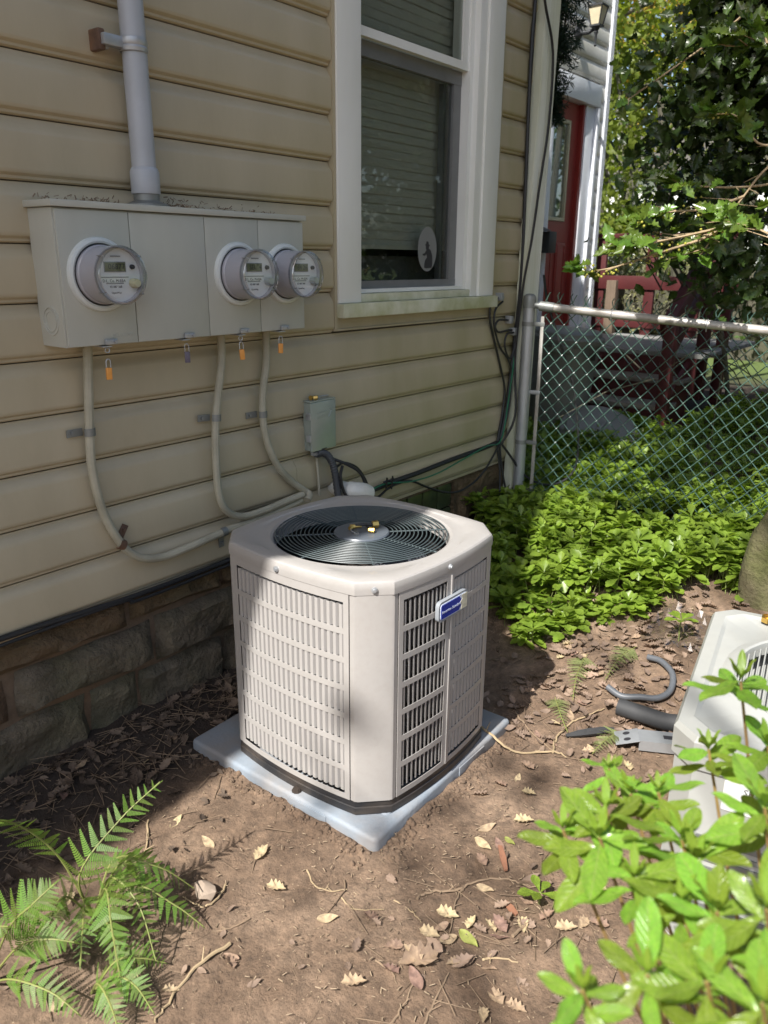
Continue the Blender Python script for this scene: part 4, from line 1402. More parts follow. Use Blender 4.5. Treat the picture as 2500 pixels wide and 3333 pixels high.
# fittings left on the hub
ft = thing('brass_tee', 'brass service valve with a black strap lying on the fan hub', 'fitting', AX @ Vector((0, 0, .758)))
hz = .7545
B_ = lambda x, y, z: AX @ Vector((x, y, hz + z))
MB().tube([B_(-.020, .030, .009), B_(-.008, .022, .009), B_(-.0079, .022, .009), B_(.010, .010, .009)], [.0075, .0075, .0055, .0055], 6).build('body', 'brass', ft)
MB().tube([B_(-.030, .022, .008), B_(-.018, .024, .009), B_(-.012, .032, .009)], .0065, 6).build('arm', 'brass', ft)
MB().tube([B_(.034, -.014, .012), B_(.050, -.024, .012)], [.0105, .0115], 6).build('cap', 'brass', ft)
MB().tube([B_(-.002, -.030, .008), B_(.006, -.046, .008)], [.0075, .0085], 6).build('nut', 'brass', ft)
MB().tube(bez([B_(-.006, .020, .013), B_(.010, .006, .014), B_(.022, -.004, .013), B_(.035, -.015, .012)], 4), .0042, 6).build('strap', 'black_rubber', ft)
MB().tube(bez([B_(.018, -.004, .012), B_(.010, -.018, .010), B_(.002, -.030, .008)], 4), .0038, 6).build('strap', 'black_rubber', ft)
MB().bbox(-.012, .012, -.009, .009, 0, .012, .003, AX @ Matrix.Translation((-.048, -.020, hz)) @ Matrix.Rotation(R(30), 4, 'Z')).build('clear_cap', 'clear', ft)
MB().tube(bez([B_(-.028, .020, .008), B_(-.042, .004, .007), B_(-.048, -.014, .008)], 4), .0016, 5).build('wire', 'galv', ft)

# ------------------------------------------------------------------ old unit lying beside the azalea
OX = Matrix.Translation((2.0, -1.985, 0)) @ Matrix.Rotation(R(9.7), 4, 'Z')
old = thing('old_condenser', 'old pale grey air conditioner unit with wire fan grille behind the azalea', 'air conditioner', (2.0, -1.985, 0))


def octo(h, c, z):
    pts = [(-h, -h + c), (-h + c, -h), (h - c, -h), (h, -h + c), (h, h - c), (h - c, h), (-h + c, h), (-h, h - c)]
    out = []
    for k in range(8):
        a, b = pts[k], pts[(k + 1) % 8]
        for j in range(8):
            out.append((a[0] + (b[0] - a[0]) * j / 8, a[1] + (b[1] - a[1]) * j / 8, z))
    return out


def circ64(r, z):
    o = octo(.38, .05, 0)
    return [(r * p[0] / math.hypot(p[0], p[1]), r * p[1] / math.hypot(p[0], p[1]), z) for p in o]


rg = [octo(.372, .045, .470), octo(.380, .050, .471), octo(.381, .050, .535), octo(.374, .048, .548), octo(.30 + .045, .045, .552), octo(.335, .05, .545)]
a_, b_ = octo(.335, .05, 0), circ64(.315, 0)
rg += [mixring(a_, b_, .9, .545), circ64(.305, .553), circ64(.292, .556), circ64(.286, .553), circ64(.284, .52)]
loft(rg, OX).build('lid', 'old_paint', old, angle=25)
loft([octo(.372, .045, -.02), octo(.372, .045, .469)], OX, True).build('cabinet', 'old_paint', old, angle=25)
lv = MB()
for z in [.06 + .026 * k for k in range(10)]:
    lv.box(-.3755, -.3725, -.30, .30, z, z + .012, OX)
    lv.box(-.30, .30, .3725, .3755, z, z + .012, OX)
lv.build('louvers', 'galv_dark', old)
MB().lathe([(.284, .44), (0, .44)], 32, OX, False).build('well', mat('well_dark', (.10, .10, .095), .8), old)
for k in range(45):
    off = -.275 + k * .0125
    h_ = math.sqrt(max(1e-6, .282 ** 2 - off * off))
    MB().tube([OX @ Vector((-h_, off, .532)), OX @ Vector((-h_ * .92, off, .546)), OX @ Vector((h_ * .92, off, .546)), OX @ Vector((h_, off, .532))], .0022, 5).build('grille_wire', 'old_paint', old)
stk = OX @ frame((-.3738, .16, .425), (0, -1, 0), (0, 0, 1))
MB().prism(rrect(.20, .075, .004), .0008, stk).build('label_sticker', 'sticker', old)
MB().prism(ellipse(.035, .014, 20, .06, .012), .0006, stk @ Matrix.Translation((0, 0, .001))).build('label_band', 'red', old)
text_part('lettering', 'SPACE', .022, 'ink', old, stk @ Matrix.Translation((-.03, .018, .0012)), .0002)
text_part('lettering', 'RY', .022, 'ink', old, stk @ Matrix.Translation((.0, -.016, .0018)), .0002)

nt_ = thing('brass_nut', 'hexagonal brass flare nut resting on the old unit', 'nut', OX @ Vector((.318, .235, .553)))
cx_ = OX @ Matrix.Translation((.318, .235, .5535))
MB().lathe([(.012, .0), (.0185, 0), (.0185, .014), (.012, .0145), (.0115, .002)], 6, cx_, False).build('hex', 'brass', nt_, smooth=False)
MB().lathe([(.0125, .0140), (.0145, .018), (.0120, .018), (.0115, .003)], 20, cx_, False).build('collar', 'brass', nt_)
cp_ = thing('copper_pipe', 'bent copper pipe end lying on the old unit', 'pipe', OX @ Vector((.28, .17, .56)))
MB().tube(bez([OX @ Vector(p) for p in ((.262, .208, .566), (.285, .185, .568), (.33, .155, .575), (.37, .10, .582), (.39, -.05, .585))], 5), .0085, 12).build('tube', 'galv', cp_)
MB().tube([OX @ Vector((.258, .212, .566)), OX @ Vector((.292, .180, .569))], .0125, 14, False).build('flared_end', 'copper', cp_)
MB().tube([OX @ Vector((.2585, .2115, .566)), OX @ Vector((.262, .208, .566))], .0085, 12).build('bore', 'ink', cp_)

# scraps on the ground
gp = thing('grey_pipe', 'bent grey plastic conduit scrap on the leaf litter', 'pipe', (2.6, -1.3, .05))
MB().tube(bez([(x, y, float(gz(x, y)) + .022) for x, y in ((2.725, -1.235), (2.715, -1.29), (2.665, -1.350), (2.585, -1.372), (2.523, -1.350), (2.489, -1.298), (2.462, -1.243), (2.470, -1.185))], 6), .0115, 14).build('tube', 'grey_pvc', gp)
fo = thing('foam_tube', 'black foam pipe insulation lying beside the old unit', 'pipe insulation', (2.4, -1.35, .05))
MB().tube(bez([(2.385, -1.262, .035 + float(gz(2.385, -1.262))), (2.394, -1.348, .04 + float(gz(2.39, -1.35))), (2.405, -1.441, .04 + float(gz(2.4, -1.44))), (2.43, -1.56, .06 + float(gz(2.43, -1.56)))], 6), .030, 14).build('tube', 'foam', fo)
fs_ = thing('foam_strip', 'split strip of dark pipe insulation on the soil near the bracket', 'pipe insulation', (2.24, -1.24, .01))
sv = MB()
P_ = [(2.185, -1.184), (2.215, -1.215), (2.25, -1.243), (2.289, -1.275)]
for s_, h_ in ((-.012, .020), (.012, .026)):
    sv.tube([(x + s_, y - s_, float(gz(x, y)) + .010 + (h_ * .35 if 0 < i < 3 else .0)) for i, (x, y) in enumerate(P_)], [.006, .012, .014, .007], 7)
sv.build('shell', 'foam', fs_)
bk = thing('metal_bracket', 'bent galvanised metal box bracket on the ground by the old unit', 'bracket', (2.29, -1.39, .02))
X = Matrix.Translation((2.285, -1.395, .012)) @ Matrix.Rotation(R(-62), 4, 'Z') @ Matrix.Diagonal((1, .75, .75, 1))
k_ = MB()
k_.box(-.02, .14, -.045, .045, .040, .0425, X)
k_.box(-.02, .14, -.0465, -.045, -.005, .0425, X)
k_.box(-.02, .14, .045, .0465, -.005, .0425, X)
k_.build('channel', 'galv', bk)
pt = MB()
X2 = X @ Matrix.Translation((-.055, 0, .028)) @ Matrix.Rotation(R(-22), 4, 'Y')
pt.bbox(-.040, .040, -.052, .050, -.0015, .0015, .001, X2)
pt.build('plate', 'galv', bk)
for y_ in (-.022, .024):
    MB().lathe([(0, .0018), (.012, .0018)], 18, X2 @ Matrix.Translation((0, y_, 0)), False).build('hole', 'ink', bk)
MB().box(.06, .09, -.012, .014, .0426, .044, X).build('slot', 'ink', bk)

# ------------------------------------------------------------------ chain-link fence
fe = thing('chain_link_fence', 'green chain-link fence with galvanised post and weathered top rail', 'fence', (3.715, -0.105, 0.2))
fu = Vector((0.215, -1.095, 0)).normalized()
F0 = Vector((3.715, -0.105, 0))


def fpt(s, z, off=0.0):
    return F0 + fu * s + Vector((fu.y, -fu.x, 0)) * off + Vector((0, 0, z - 0.079 * s / 1.15))


MB().tube([F0 + Vector((0, 0, .10)), F0 + Vector((0, 0, 1.325))], 0.030, 20).build('post', 'galv', fe)
MB().lathe([(.034, 1.300), (.034, 1.345), (.031, 1.358), (.020, 1.368), (0, 1.371)], 20, Matrix.Translation(F0), False).build('post_cap', 'galv_dark', fe)
MB().tube([fpt(.10, 1.313), fpt(.7, 1.311), fpt(1.3, 1.314), fpt(2.7, 1.312)], 0.0205, 16).build('top_rail', 'rail_pipe', fe)
MB().tube([fpt(.022, 1.316), fpt(.055, 1.315), fpt(.056, 1.315), fpt(.13, 1.313)], [.014, .016, .0245, .0245], 14).build('rail_cup', 'galv_dark', fe)
MB().bbox(-.004, .004, -.009, .009, .12, 1.26, .002, Matrix.Translation(F0 + fu * .075)).build('tension_bar', 'rail_pipe', fe)
for z in (.33, .60, .87, 1.22):
    b_ = MB().lathe([(.0305, -.011), (.0325, -.011), (.0325, .011), (.0305, .011)], 20, Matrix.Translation(F0 + Vector((0, 0, z))), False)
    b_.bbox(.028, .088, -.006, .006, -.010, .010, .002, Matrix.Translation(F0 + Vector((0, 0, z))) @ Matrix.Rotation(math.atan2(fu.y, fu.x), 4, 'Z'))
    b_.build('tension_band', 'galv_dark' if z != .87 else 'galv', fe)
for s in (.42, .86, 1.32, 1.8):
    c_ = fpt(s, 1.3125)
    MB().tube([c_ + Vector((0, 0, -.035))] + [c_ + Vector((fu.y, -fu.x, 0)) * (.0225 * math.cos(a)) + Vector((0, 0, .0225 * math.sin(a))) + fu * .004 * math.sin(a) for a in [k * math.pi / 7 - .3 for k in range(9)]] + [c_ + Vector((fu.y, -fu.x, 0)) * -.012 + Vector((0, 0, -.035))], .0022, 5).build('rail_tie', 'galv', fe)
WD, HD = 0.068, 0.076
wm = []
for ph in (0, 1):
    pts = []
    J = 33
    for j in range(J):
        side = (j + ph) % 2
        y = side * WD / 2
        z = 0.10 + j * HD / 2
        o = .0035 if side else -.0035
        if side:
            pts += [(o, y - .004, z - .005), (-o, y + .001, z), (o * .2, y - .004, z + .005)]
        else:
            pts += [(o, y + .004, z - .005), (-o, y - .001, z), (o * .2, y + .004, z + .005)]
    pts += [(0, pts[-1][1] * .5 + .01, pts[-1][2] + .02), (.006, pts[-1][1] * .5 + .02, pts[-1][2] + .035)]
    wm.append(MB().tube(pts, .0025, 5).mesh('wire', 'fence_green'))
for i in range(78):
    p = fpt(.085 + i * WD / 2, 0)
    ang = math.atan2(fu.y, fu.x) - math.pi / 2
    inst(wm[i % 2], 'wire', fe, Matrix.Translation(p + Vector((0, 0, 0.03 + rnd.uniform(-.002, .002)))) @ Matrix.Rotation(ang, 4, 'Z'))

# ------------------------------------------------------------------ deck with steps and railing
dk = thing('wooden_deck', 'weathered grey deck with dark red steps and railing by the rear door', 'deck', (6.6, 0.6, 0.25))
bmesh_board = MB().bbox(-.066, .066, -.78, .78, -.018, .018, .004).mesh('deck_board', 'deck')
for k in range(11):
    inst(bmesh_board, 'deck_board', dk, Matrix.Translation((6.60 + k * .137, .60, .812 + rnd.uniform(-.002, .002))) @ Matrix.Rotation(rnd.uniform(-.003, .003), 4, 'Z'))
MB().box(6.53, 6.56, -.12, 1.38, .50, .793).build('rim_joist', 'red_paint', dk)
for k, (x, z) in enumerate(((5.95, .48), (6.25, .645))):
    for j in range(2):
        MB().bbox(x + j * .146, x + .140 + j * .146, -.10, .72, z - .036, z, .005).build('tread', 'old_wood', dk)
    MB().box(x + .03, x + .05, -.06, .70, z - .19, z - .037).build('riser', 'red_paint', dk)
for y in (-.06, .69):
    MB().prism([(5.98, .20), (6.55, .20), (6.55, .78), (6.22, .60), (6.05, .44), (5.98, .44)], .035, frame((0, y + .02, 0), (1, 0, 0), (0, 0, 1))).build('stringer', 'red_paint', dk)


def post(x, y, z0, z1, w=.09, m_='red_paint', nm='rail_post', d=None):
    MB().bbox(x - w / 2, x + w / 2, y - (d or w) / 2, y + (d or w) / 2, z0, z1, .005).build(nm, m_, dk)


post(5.99, -.075, .20, 1.08, .085)
post(6.98, -.02, .40, 1.66, .09)
post(7.25, -.10, .30, 1.74, .085)
X = frame((6.05, -.03, 1.07), (.80, .05, .47), (0, -1, 0))
MB().bbox(-.06, 1.05, -.045, .050, -.06, .06, .006, X).build('hand_rail', 'red_paint', dk)
X = frame((6.05, -.03, .78), (.80, .05, .47), (0, -1, 0))
MB().bbox(-.06, 1.05, -.020, .020, -.05, .05, .006, X).build('lower_rail', 'red_paint', dk)
post(7.90, 1.21, .60, 1.355, .10, 'brown_post', 'rail_post')
post(7.95, 1.37, .60, 1.755, .05, d=.10)
post(7.95, 1.53, .60, 1.755, .05, d=.06)
post(7.95, .85, .60, 1.74, .05, d=.10)
post(7.95, .40, .60, 1.74, .05, d=.10)
MB().bbox(7.90, 7.98, 0.0, 1.60, 1.758, 1.80, .005).build('top_rail', 'red_paint', dk)
MB().bbox(7.905, 7.94, 0.0, 1.60, 1.27, 1.40, .005).build('middle_rail', 'red_paint', dk)
MB().bbox(7.905, 7.94, 0.0, 1.60, .90, 1.0, .005).build('lower_rail', 'red_paint', dk)

# ------------------------------------------------------------------ bin, spare lid
bn = thing('trash_bin', 'grey lidded round trash bin beside the deck steps', 'bin', (5.52, .60, .24))
BXm = Matrix.Translation((5.52, .60, 0)) @ Matrix.Rotation(R(4), 4, 'X')
MB().lathe([(.19, .22), (.20, .24), (.225, .60), (.248, .95), (.262, .955), (.262, .985), (.25, .99)], 32, BXm, False).build('body', 'bin', bn)
MB().lathe([(.272, .970), (.276, 1.000), (.268, 1.015), (.255, 1.018), (.250, 1.040), (.235, 1.052), (.12, 1.062), (0, 1.064)], 32, BXm, False).build('lid', 'bin', bn)
for a in (200, 20):
    X = BXm @ Matrix.Rotation(R(a), 4, 'Z')
    MB().bbox(.262, .300, -.075, .075, .915, .968, .008, X).build('handle', 'bin', bn)
MB().bbox(.296, .303, -.03, .03, .87, .95, .003, BXm @ Matrix.Rotation(R(245), 4, 'Z')).build('clip', 'base_black', bn)
ld = thing('bin_lid', 'spare grey bin lid lying tilted on the ground cover before the steps', 'lid', (5.28, .13, .33))
LX = Matrix.Translation((5.30, .12, .36)) @ Euler((R(20), R(-24), 0)).to_matrix().to_4x4()
MB().lathe([(.285, -.02), (.290, .0), (.282, .012), (.255, .014), (.245, .035), (.215, .046), (.1, .052), (0, .053)], 36, LX, False).build('shell', 'bin', ld)
MB().bbox(-.06, .06, -.014, .014, .052, .075, .006, LX).build('handle', 'bin', ld)

# ------------------------------------------------------------------ wall lantern
ln = thing('wall_lantern', 'dark bronze wall lantern with frosted panes high on the rear wing', 'lantern', (7.04, YW - .015, 3.39))
LXm = frame((7.04, YW - .016, 3.40), (1, 0, 0), (0, 0, 1))
MB().lathe([(.062, .0), (.062, .012), (.050, .026), (.030, .034), (.020, .050), (0, .052)], 24, LXm, False).build('backplate', 'black_iron', ln)
MB().tube(bez([LXm @ Vector(p) for p in ((0, 0, .04), (0, -.005, .10), (0, .01, .15), (0, .02, .17))], 4), [.018] * 6 + [.014] * 7, 10).build('arm', 'black_iron', ln)
LC = Vector((7.04, YW - .19, 3.43))
MB().lathe([(0, -.155), (.008, -.150), (.012, -.142), (.007, -.135), (.012, -.06), (.020, -.045), (.014, -.035), (.026, -.02), (.030, -.005)], 14, Matrix.Translation(LC), False).build('finial', 'black_iron', ln)
cg = MB()
for sx, sy in ((-1, -1), (-1, 1), (1, 1), (1, -1)):
    cg.tube([LC + Vector((.036 * sx, .036 * sy, 0)), LC + Vector((.062 * sx, .062 * sy, .145))], .006, 5)
cg.box(LC.x - .046, LC.x + .046, LC.y - .046, LC.y + .046, LC.z - .006, LC.z + .008)
for a, b, c, d in ((-.068, .068, -.068, -.056), (-.068, .068, .056, .068), (-.068, -.056, -.056, .056), (.056, .068, -.056, .056)):
    cg.box(LC.x + a, LC.x + b, LC.y + c, LC.y + d, LC.z + .140, LC.z + .153)
cg.build('cage', 'black_iron', ln)
for q in range(4):
    X = Matrix.Translation(LC) @ Matrix.Rotation(q * math.pi / 2, 4, 'Z')
    MB().add([X @ Vector(p) for p in ((-.033, -.034, .009), (.033, -.034, .009), (.056, -.058, .139), (-.056, -.058, .139))], [(0, 1, 2, 3)]).build('pane', 'lampglass', ln)

# mailbox-like black box by the door
bxk = thing('wall_box', 'small black box mounted beside the red door', 'box', (6.62, YW - .03, 1.70))
MB().bbox(6.56, 6.70, YW - .13, YW - .032, 1.60, 1.78, .006).build('body', 'black_iron', bxk)
MB().prism([(0, 0), (.12, 0), (.0, .05)], .15, frame((6.555, YW - .032, 1.782), (0, -1, 0), (0, 0, 1))).build('hood', 'black_iron', bxk)

# mossy stone post behind the old unit
ms = MB()
rings = []
for k in range(12):
    z = -.05 + k * .056
    sc_ = 1 - .028 * k + (0.0 if k < 10 else -.10 * (k - 9))
    rings.append([(3.42 + (.15 * sc_ + .012 * float(fnoise(a * 2.2, z * 9, 4))) * max(-1, min(1, 1.25 * math.cos(a))), -1.520 + (.165 * sc_ + .014 * float(fnoise(a * 2 + 3, z * 8, 2))) * max(-1, min(1, 1.25 * math.sin(a))), z + .02 * math.sin(a * 2 + k)) for a in [2 * math.pi * j / 24 for j in range(24)]])
mo = loft(rings, Matrix.Identity(4), True).build('mossy_stump', 'moss_rock', None, angle=60, org=(3.42, -1.52, .0))
tag(mo, 'squat mossy tree stump behind the old unit', 'stump')

# ------------------------------------------------------------------ foliage helpers
def leaf_m(name, col, trans=0.35, rough=0.45, var=0.25, scale=2.0, col2=None, mix=0.3, objvar=0.0, spec=0.5):
    return mat(name, col, rough, var=var, scale=scale, col2=col2, mix=mix, mscale=scale * 0.7, trans=trans, objvar=objvar, spec=spec)


M['pachy'] = leaf_m('pachy', (0.215, 0.305, 0.040), 0.38, 0.36, 0.40, 16.0, (0.095, 0.18, 0.026), 0.32)
M['pachy_stem'] = mat('pachy_stem', (0.20, 0.23, 0.07), .6)
M['holly_lit'] = leaf_m('holly_lit', (0.115, 0.185, 0.026), 0.30, 0.28, 0.25, 5.0, (0.075, 0.135, 0.022), 0.3, objvar=.25, spec=.7)  # sunlight painted in: paler copy of the holly leaf for the front branches
M['holly_shaded'] = leaf_m('holly_shaded', (0.050, 0.085, 0.016), 0.28, 0.33, 0.4, 2.0, (0.035, 0.065, 0.018), 0.4, spec=.6)  # shade painted in: darker copy of the holly leaf for crown and low tiers
M['azalea'] = leaf_m('azalea', (0.205, 0.335, 0.036), 0.38, 0.28, 0.22, 14.0, (0.14, 0.25, 0.035), 0.35, objvar=.30, spec=.55)
M['azalea_young'] = leaf_m('azalea_young', (0.20, 0.30, 0.035), 0.42, 0.35, 0.15, 14.0, objvar=.15)
M['azalea_stem'] = mat('azalea_stem', (0.19, 0.115, 0.05), .6, var=.2, scale=30, col2=(.30, .22, .05), mix=.35, mscale=12)
M['fern'] = leaf_m('fern', (0.125, 0.215, 0.032), 0.36, 0.5, 0.2, 10.0, objvar=.2)
M['fern_stem'] = mat('fern_stem', (0.20, 0.22, 0.06), .6)
M['maple'] = leaf_m('maple', (0.18, 0.22, 0.030), 0.5, 0.5, 0.35, 0.8, (0.11, 0.15, 0.02), 0.4)
M['maple_gold'] = leaf_m('maple_gold', (0.45, 0.30, 0.045), 0.5, 0.5, 0.3, 0.9, (0.25, 0.23, 0.03), 0.4)
M['tree_dark'] = leaf_m('tree_dark', (0.050, 0.085, 0.018), 0.3, 0.45, 0.35, 0.8)
M['canopy'] = leaf_m('canopy', (0.075, 0.12, 0.022), 0.3, 0.5, 0.3, 0.8)
M['rhodo'] = leaf_m('rhodo', (0.026, 0.062, 0.020), 0.15, 0.3, 0.3, 2.0, objvar=.2)
M['hedge'] = leaf_m('hedge', (0.045, 0.085, 0.015), 0.2, 0.5, 0.3, 2.0)
M['hedge_pale'] = leaf_m('hedge_pale', (0.24, 0.23, 0.11), 0.25, 0.5, 0.35, 4.0, (0.08, 0.10, 0.03), .45)
M['needle'] = leaf_m('needle', (0.016, 0.040, 0.016), 0.1, 0.5, 0.3, 4.0)
M['dry'] = mat('dry', (0.42, 0.30, 0.195), .75, var=.2, scale=6, col2=(.17, .115, .085), mix=.4, mscale=4, trans=.12, objvar=.4)
M['dry_litter'] = mat('dry_litter', (0.33, 0.235, 0.17), .8, var=.45, scale=3, col2=(.13, .09, .068), mix=.5, mscale=5, trans=.1)
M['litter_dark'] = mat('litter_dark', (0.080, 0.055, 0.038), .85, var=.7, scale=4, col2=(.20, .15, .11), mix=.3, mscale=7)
M['dry_green'] = leaf_m('dry_green', (0.33, 0.36, 0.10), .3, .6, .15, 8.0)
M['chips'] = mat('chips', (0.36, 0.27, 0.18), .85, var=.4, scale=5)

T_SIMPLE = (np.array([(0, 0, 0), (.48, .27, .06), (1, 0, -.05), (.48, -.27, .06), (.5, 0, -.02)]), np.array([(0, 4, 1), (4, 2, 1), (0, 3, 4), (4, 3, 2)]))


def fan(outline_pts, zc=-.03):
    """leaf template: outline round a folded midrib."""
    v = [(.5, 0, zc)] + list(outline_pts)
    n = len(outline_pts)
    return np.array(v, float), np.array([(0, 1 + k, 1 + (k + 1) % n) for k in range(n)])


def _holly():
    half = [(.0, .0), (.10, .10), (.16, .24), (.25, .19), (.36, .30), (.44, .225), (.57, .27), (.65, .185), (.77, .175), (.84, .09), (1.0, .0)]
    pts = [(x, y, .22 * y + (.10 if i in (2, 4, 6, 8) else 0)) for i, (x, y) in enumerate(half)]
    pts += [(x, -y, .22 * y + (.10 if i in (2, 4, 6, 8) else 0)) for i, (x, y) in reversed(list(enumerate(half[1:-1], 1)))]
    return fan(pts, -.02)


def _pachy():
    half = [(0, 0), (.25, .07), (.50, .18), (.66, .26), (.70, .22), (.80, .25), (.84, .17), (.94, .12), (1.0, 0)]
    pts = [(x, y, .25 * y - .16 * x * x) for x, y in half] + [(x, -y, .25 * y - .16 * x * x) for x, y in reversed(half[1:-1])]
    v, f = fan(pts, -.05)
    return v, f


def _oval():
    """elliptic leaf as a small grid: crease at the midrib, cupped halves, drooping tip."""
    xs = [0, .07, .18, .32, .47, .62, .76, .88, .96, 1.0]
    ws = [.012, .035, .085, .138, .172, .180, .155, .105, .055, .0]
    v, f = [], []
    for x, w in zip(xs, ws):
        for j in (-2, -1, 0, 1, 2):
            t = j / 2
            v.append((x, w * t, .30 * abs(w * t) - 1.1 * (w * t) ** 2 - .13 * x * x + .03 * math.sin(x * 9) * abs(t)))
    for i in range(len(xs) - 1):
        for j in range(4):
            q = i * 5 + j
            f += [(q, q + 5, q + 6), (q, q + 6, q + 1)]
    return np.array(v, float), np.array(f)


T_HOLLY, T_PACHY, T_OVAL = _holly(), _pachy(), _oval()


def unit(a):
    return a / np.maximum(1e-9, np.linalg.norm(a, axis=1, keepdims=True))


def place(T, pos, t, nrm, size):
    """(verts, faces) of N leaves: t = along the leaf, nrm = rough normal."""
    tv, tf = T
    t = unit(t)
    b = unit(np.cross(nrm, t))
    n = np.cross(t, b)
    s = np.asarray(size).reshape(-1, 1, 1)
    v = pos[:, None, :] + s * (tv[None, :, 0:1] * t[:, None, :] + tv[None, :, 1:2] * b[:, None, :] + tv[None, :, 2:3] * n[:, None, :])
    k = len(tv)
    f = tf[None, :, :] + (np.arange(len(pos)) * k)[:, None, None]
    return v.reshape(-1, 3), f.reshape(-1, 3)


def rand_dirs(n, up=0.0):
    d = rng.normal(size=(n, 3))
    d = unit(d)
    d[:, 2] += up
    return unit(d)


def cloud_obj(name, parts, material, parent=None, org=(0, 0, 0), smooth=True, kind=None):
    vs, fs, o = [], [], 0
    for v, f in parts:
        vs.append(v)
        fs.append(f + o)
        o += len(v)
    v = np.concatenate(vs)
    o0 = ORG[parent.name] if parent is not None else Vector(org)
    v = v - np.array(o0)[None, :]
    ob = bpy.data.objects.new(name, np_mesh(name, v, np.concatenate(fs), material, smooth))
    COL.objects.link(ob)
    if parent is not None:
        ob.parent = parent
    else:
        ob.location = o0
    ORG[ob.name] = Vector(o0)
    if kind:
        ob['kind'] = kind
    return ob


def leaf_mesh(T, material, name='leaf'):
    me = np_mesh(name, T[0], T[1], material, True)
    return me


def leaf_matrix(p, t, nrm, size):
    t = Vector(t).normalized()
    b = Vector(nrm).cross(t)
    if b.length < 1e-6:
        b = t.orthogonal()
    b.normalize()
    n = t.cross(b)
    m = (Matrix((t, b, n)).transposed() * size).to_4x4()
    m.translation = Vector(p)
    return m


# ------------------------------------------------------------------ ground cover (pachysandra)
def inpoly(x, y, poly):
    c = np.zeros(len(x), bool)
    j = len(poly) - 1
    for i in range(len(poly)):
        xi, yi = poly[i]
        xj, yj = poly[j]
        c ^= ((yi > y) != (yj > y)) & (x < (xj - xi) * (y - yi) / (yj - yi + 1e-12) + xi)
        j = i
    return c


PPOLY = [(2.98, -.03), (2.86, -.30), (2.70, -.62), (2.60, -.76), (2.66, -.88), (2.86, -.92), (2.90, -1.04), (3.05, -1.10), (3.22, -1.17), (3.34, -1.25), (3.34, -1.42), (3.7, -1.75), (4.6, -2.4), (9.5, -2.4), (9.5, -.2),
         (5.92, -.2), (5.92, .40), (5.3, 1.2), (3.9, 1.2), (3.86, .05), (3.8, -.03)]


def rosettes(n, poly, x0, x1, y0, y1, hmin, hmax):
    x = rng.uniform(x0, x1, n)
    y = rng.uniform(y0, y1, n)
    k = inpoly(x, y, poly)
    x, y = x[k], y[k]
    edge = fnoise(x * 5, y * 5, 9)
    keep = edge > -.50
    x, y = x[keep], y[keep]
    h = rng.uniform(hmin, hmax, len(x)) + .03 * fnoise(x * 4, y * 4, 3)
    left = sstep(0.0, .45, (x - 2.62) + .45 * (y + .8) * (y > -.8) - .75 * np.maximum(0, -.9 - y))
    h = np.maximum(.02, h * (.25 + .75 * left))
    return x, y, gz(x, y) + h, h


parts, stems = [], []
for (n, x0, x1, y0, y1, h0, h1, lf_n, sz) in ((4800, 2.55, 4.8, -2.0, .1, .03, .15, 10, .075), (3600, 4.8, 7.5, -2.3, 1.2, .06, .16, 7, .080), (2200, 3.86, 6.0, -.1, 1.2, .06, .16, 7, .075)):
    x, y, z, h = rosettes(int(n * .55), PPOLY, x0, x1, y0, y1, h0, h1)
    N_ = len(x)
    lean = rng.normal(size=(N_, 2)) * .18
    for tier, (m_, pit, sc_) in enumerate(((lf_n - 3, 8, 1.0), (4, 38, .72))):
        for k in range(m_):
            a = 2 * np.pi * (k + rng.uniform(-.25, .25, N_)) / m_ + rng.uniform(0, 6.28, 1) + np.arange(N_) * 2.4
            p_ = np.radians(pit + rng.normal(0, 19, N_))
            t = np.stack([np.cos(a) * np.cos(p_) + lean[:, 0] * .3, np.sin(a) * np.cos(p_) + lean[:, 1] * .3, np.sin(p_)], 1)
            nr = np.stack([-np.cos(a) * np.sin(p_) + lean[:, 0], -np.sin(a) * np.sin(p_) + lean[:, 1], np.cos(p_)], 1)
            size = sz * sc_ * rng.uniform(.75, 1.2, N_)
            parts.append(place(T_PACHY, np.stack([x, y, z], 1), t, nr, size))
    tri = (np.array([(0, .03, 0), (0, -.02, .02), (0, -.02, -.02), (1, .02, 0), (1, -.015, .015), (1, -.015, -.015)]), np.array([(0, 1, 4), (0, 4, 3), (1, 2, 5), (1, 5, 4), (2, 0, 3), (2, 3, 5)]))
    ox = rng.normal(0, .03, (N_, 2))
    base = np.stack([x + ox[:, 0], y + ox[:, 1], z - h - .01], 1)
    d_ = np.stack([x, y, z], 1) - base
    L_ = np.linalg.norm(d_, axis=1)
    stems.append(place((tri[0] * np.array([1, .6, .6]), tri[1]), base, d_, np.tile([1.0, 0, 0], (N_, 1)), L_))
gc = cloud_obj('ground_cover', parts, 'pachy', None, (3.5, -.8, .2), kind='stuff')
tag(gc, 'bed of glossy green pachysandra spreading under the chain-link fence', 'ground cover')
cloud_obj('stems', stems, 'pachy_stem', gc, kind='stuff')

PL = leaf_mesh(T_PACHY, 'pachy')


def sprig(x, y, h, lab, n=7, sz=.06):
    z = float(gz(x, y))
    t = thing('pachysandra_sprig', lab, 'plant', (x, y, z), 'single pachysandra sprigs on the soil')
    MB().tube([(x, y, z - .01), (x + .005, y + .004, z + h * .6), (x, y, z + h)], .0028, 6).build('stem', 'pachy_stem', t)
    for k in range(n):
        a = k * 2.4
        p_ = R(10 + 28 * (k / n))
        inst(PL, 'leaf', t, leaf_matrix((x, y, z + h), (math.cos(a) * math.cos(p_), math.sin(a) * math.cos(p_), math.sin(p_)), (-math.cos(a) * .3, -math.sin(a) * .3, 1), sz * rnd.uniform(.8, 1.15)))


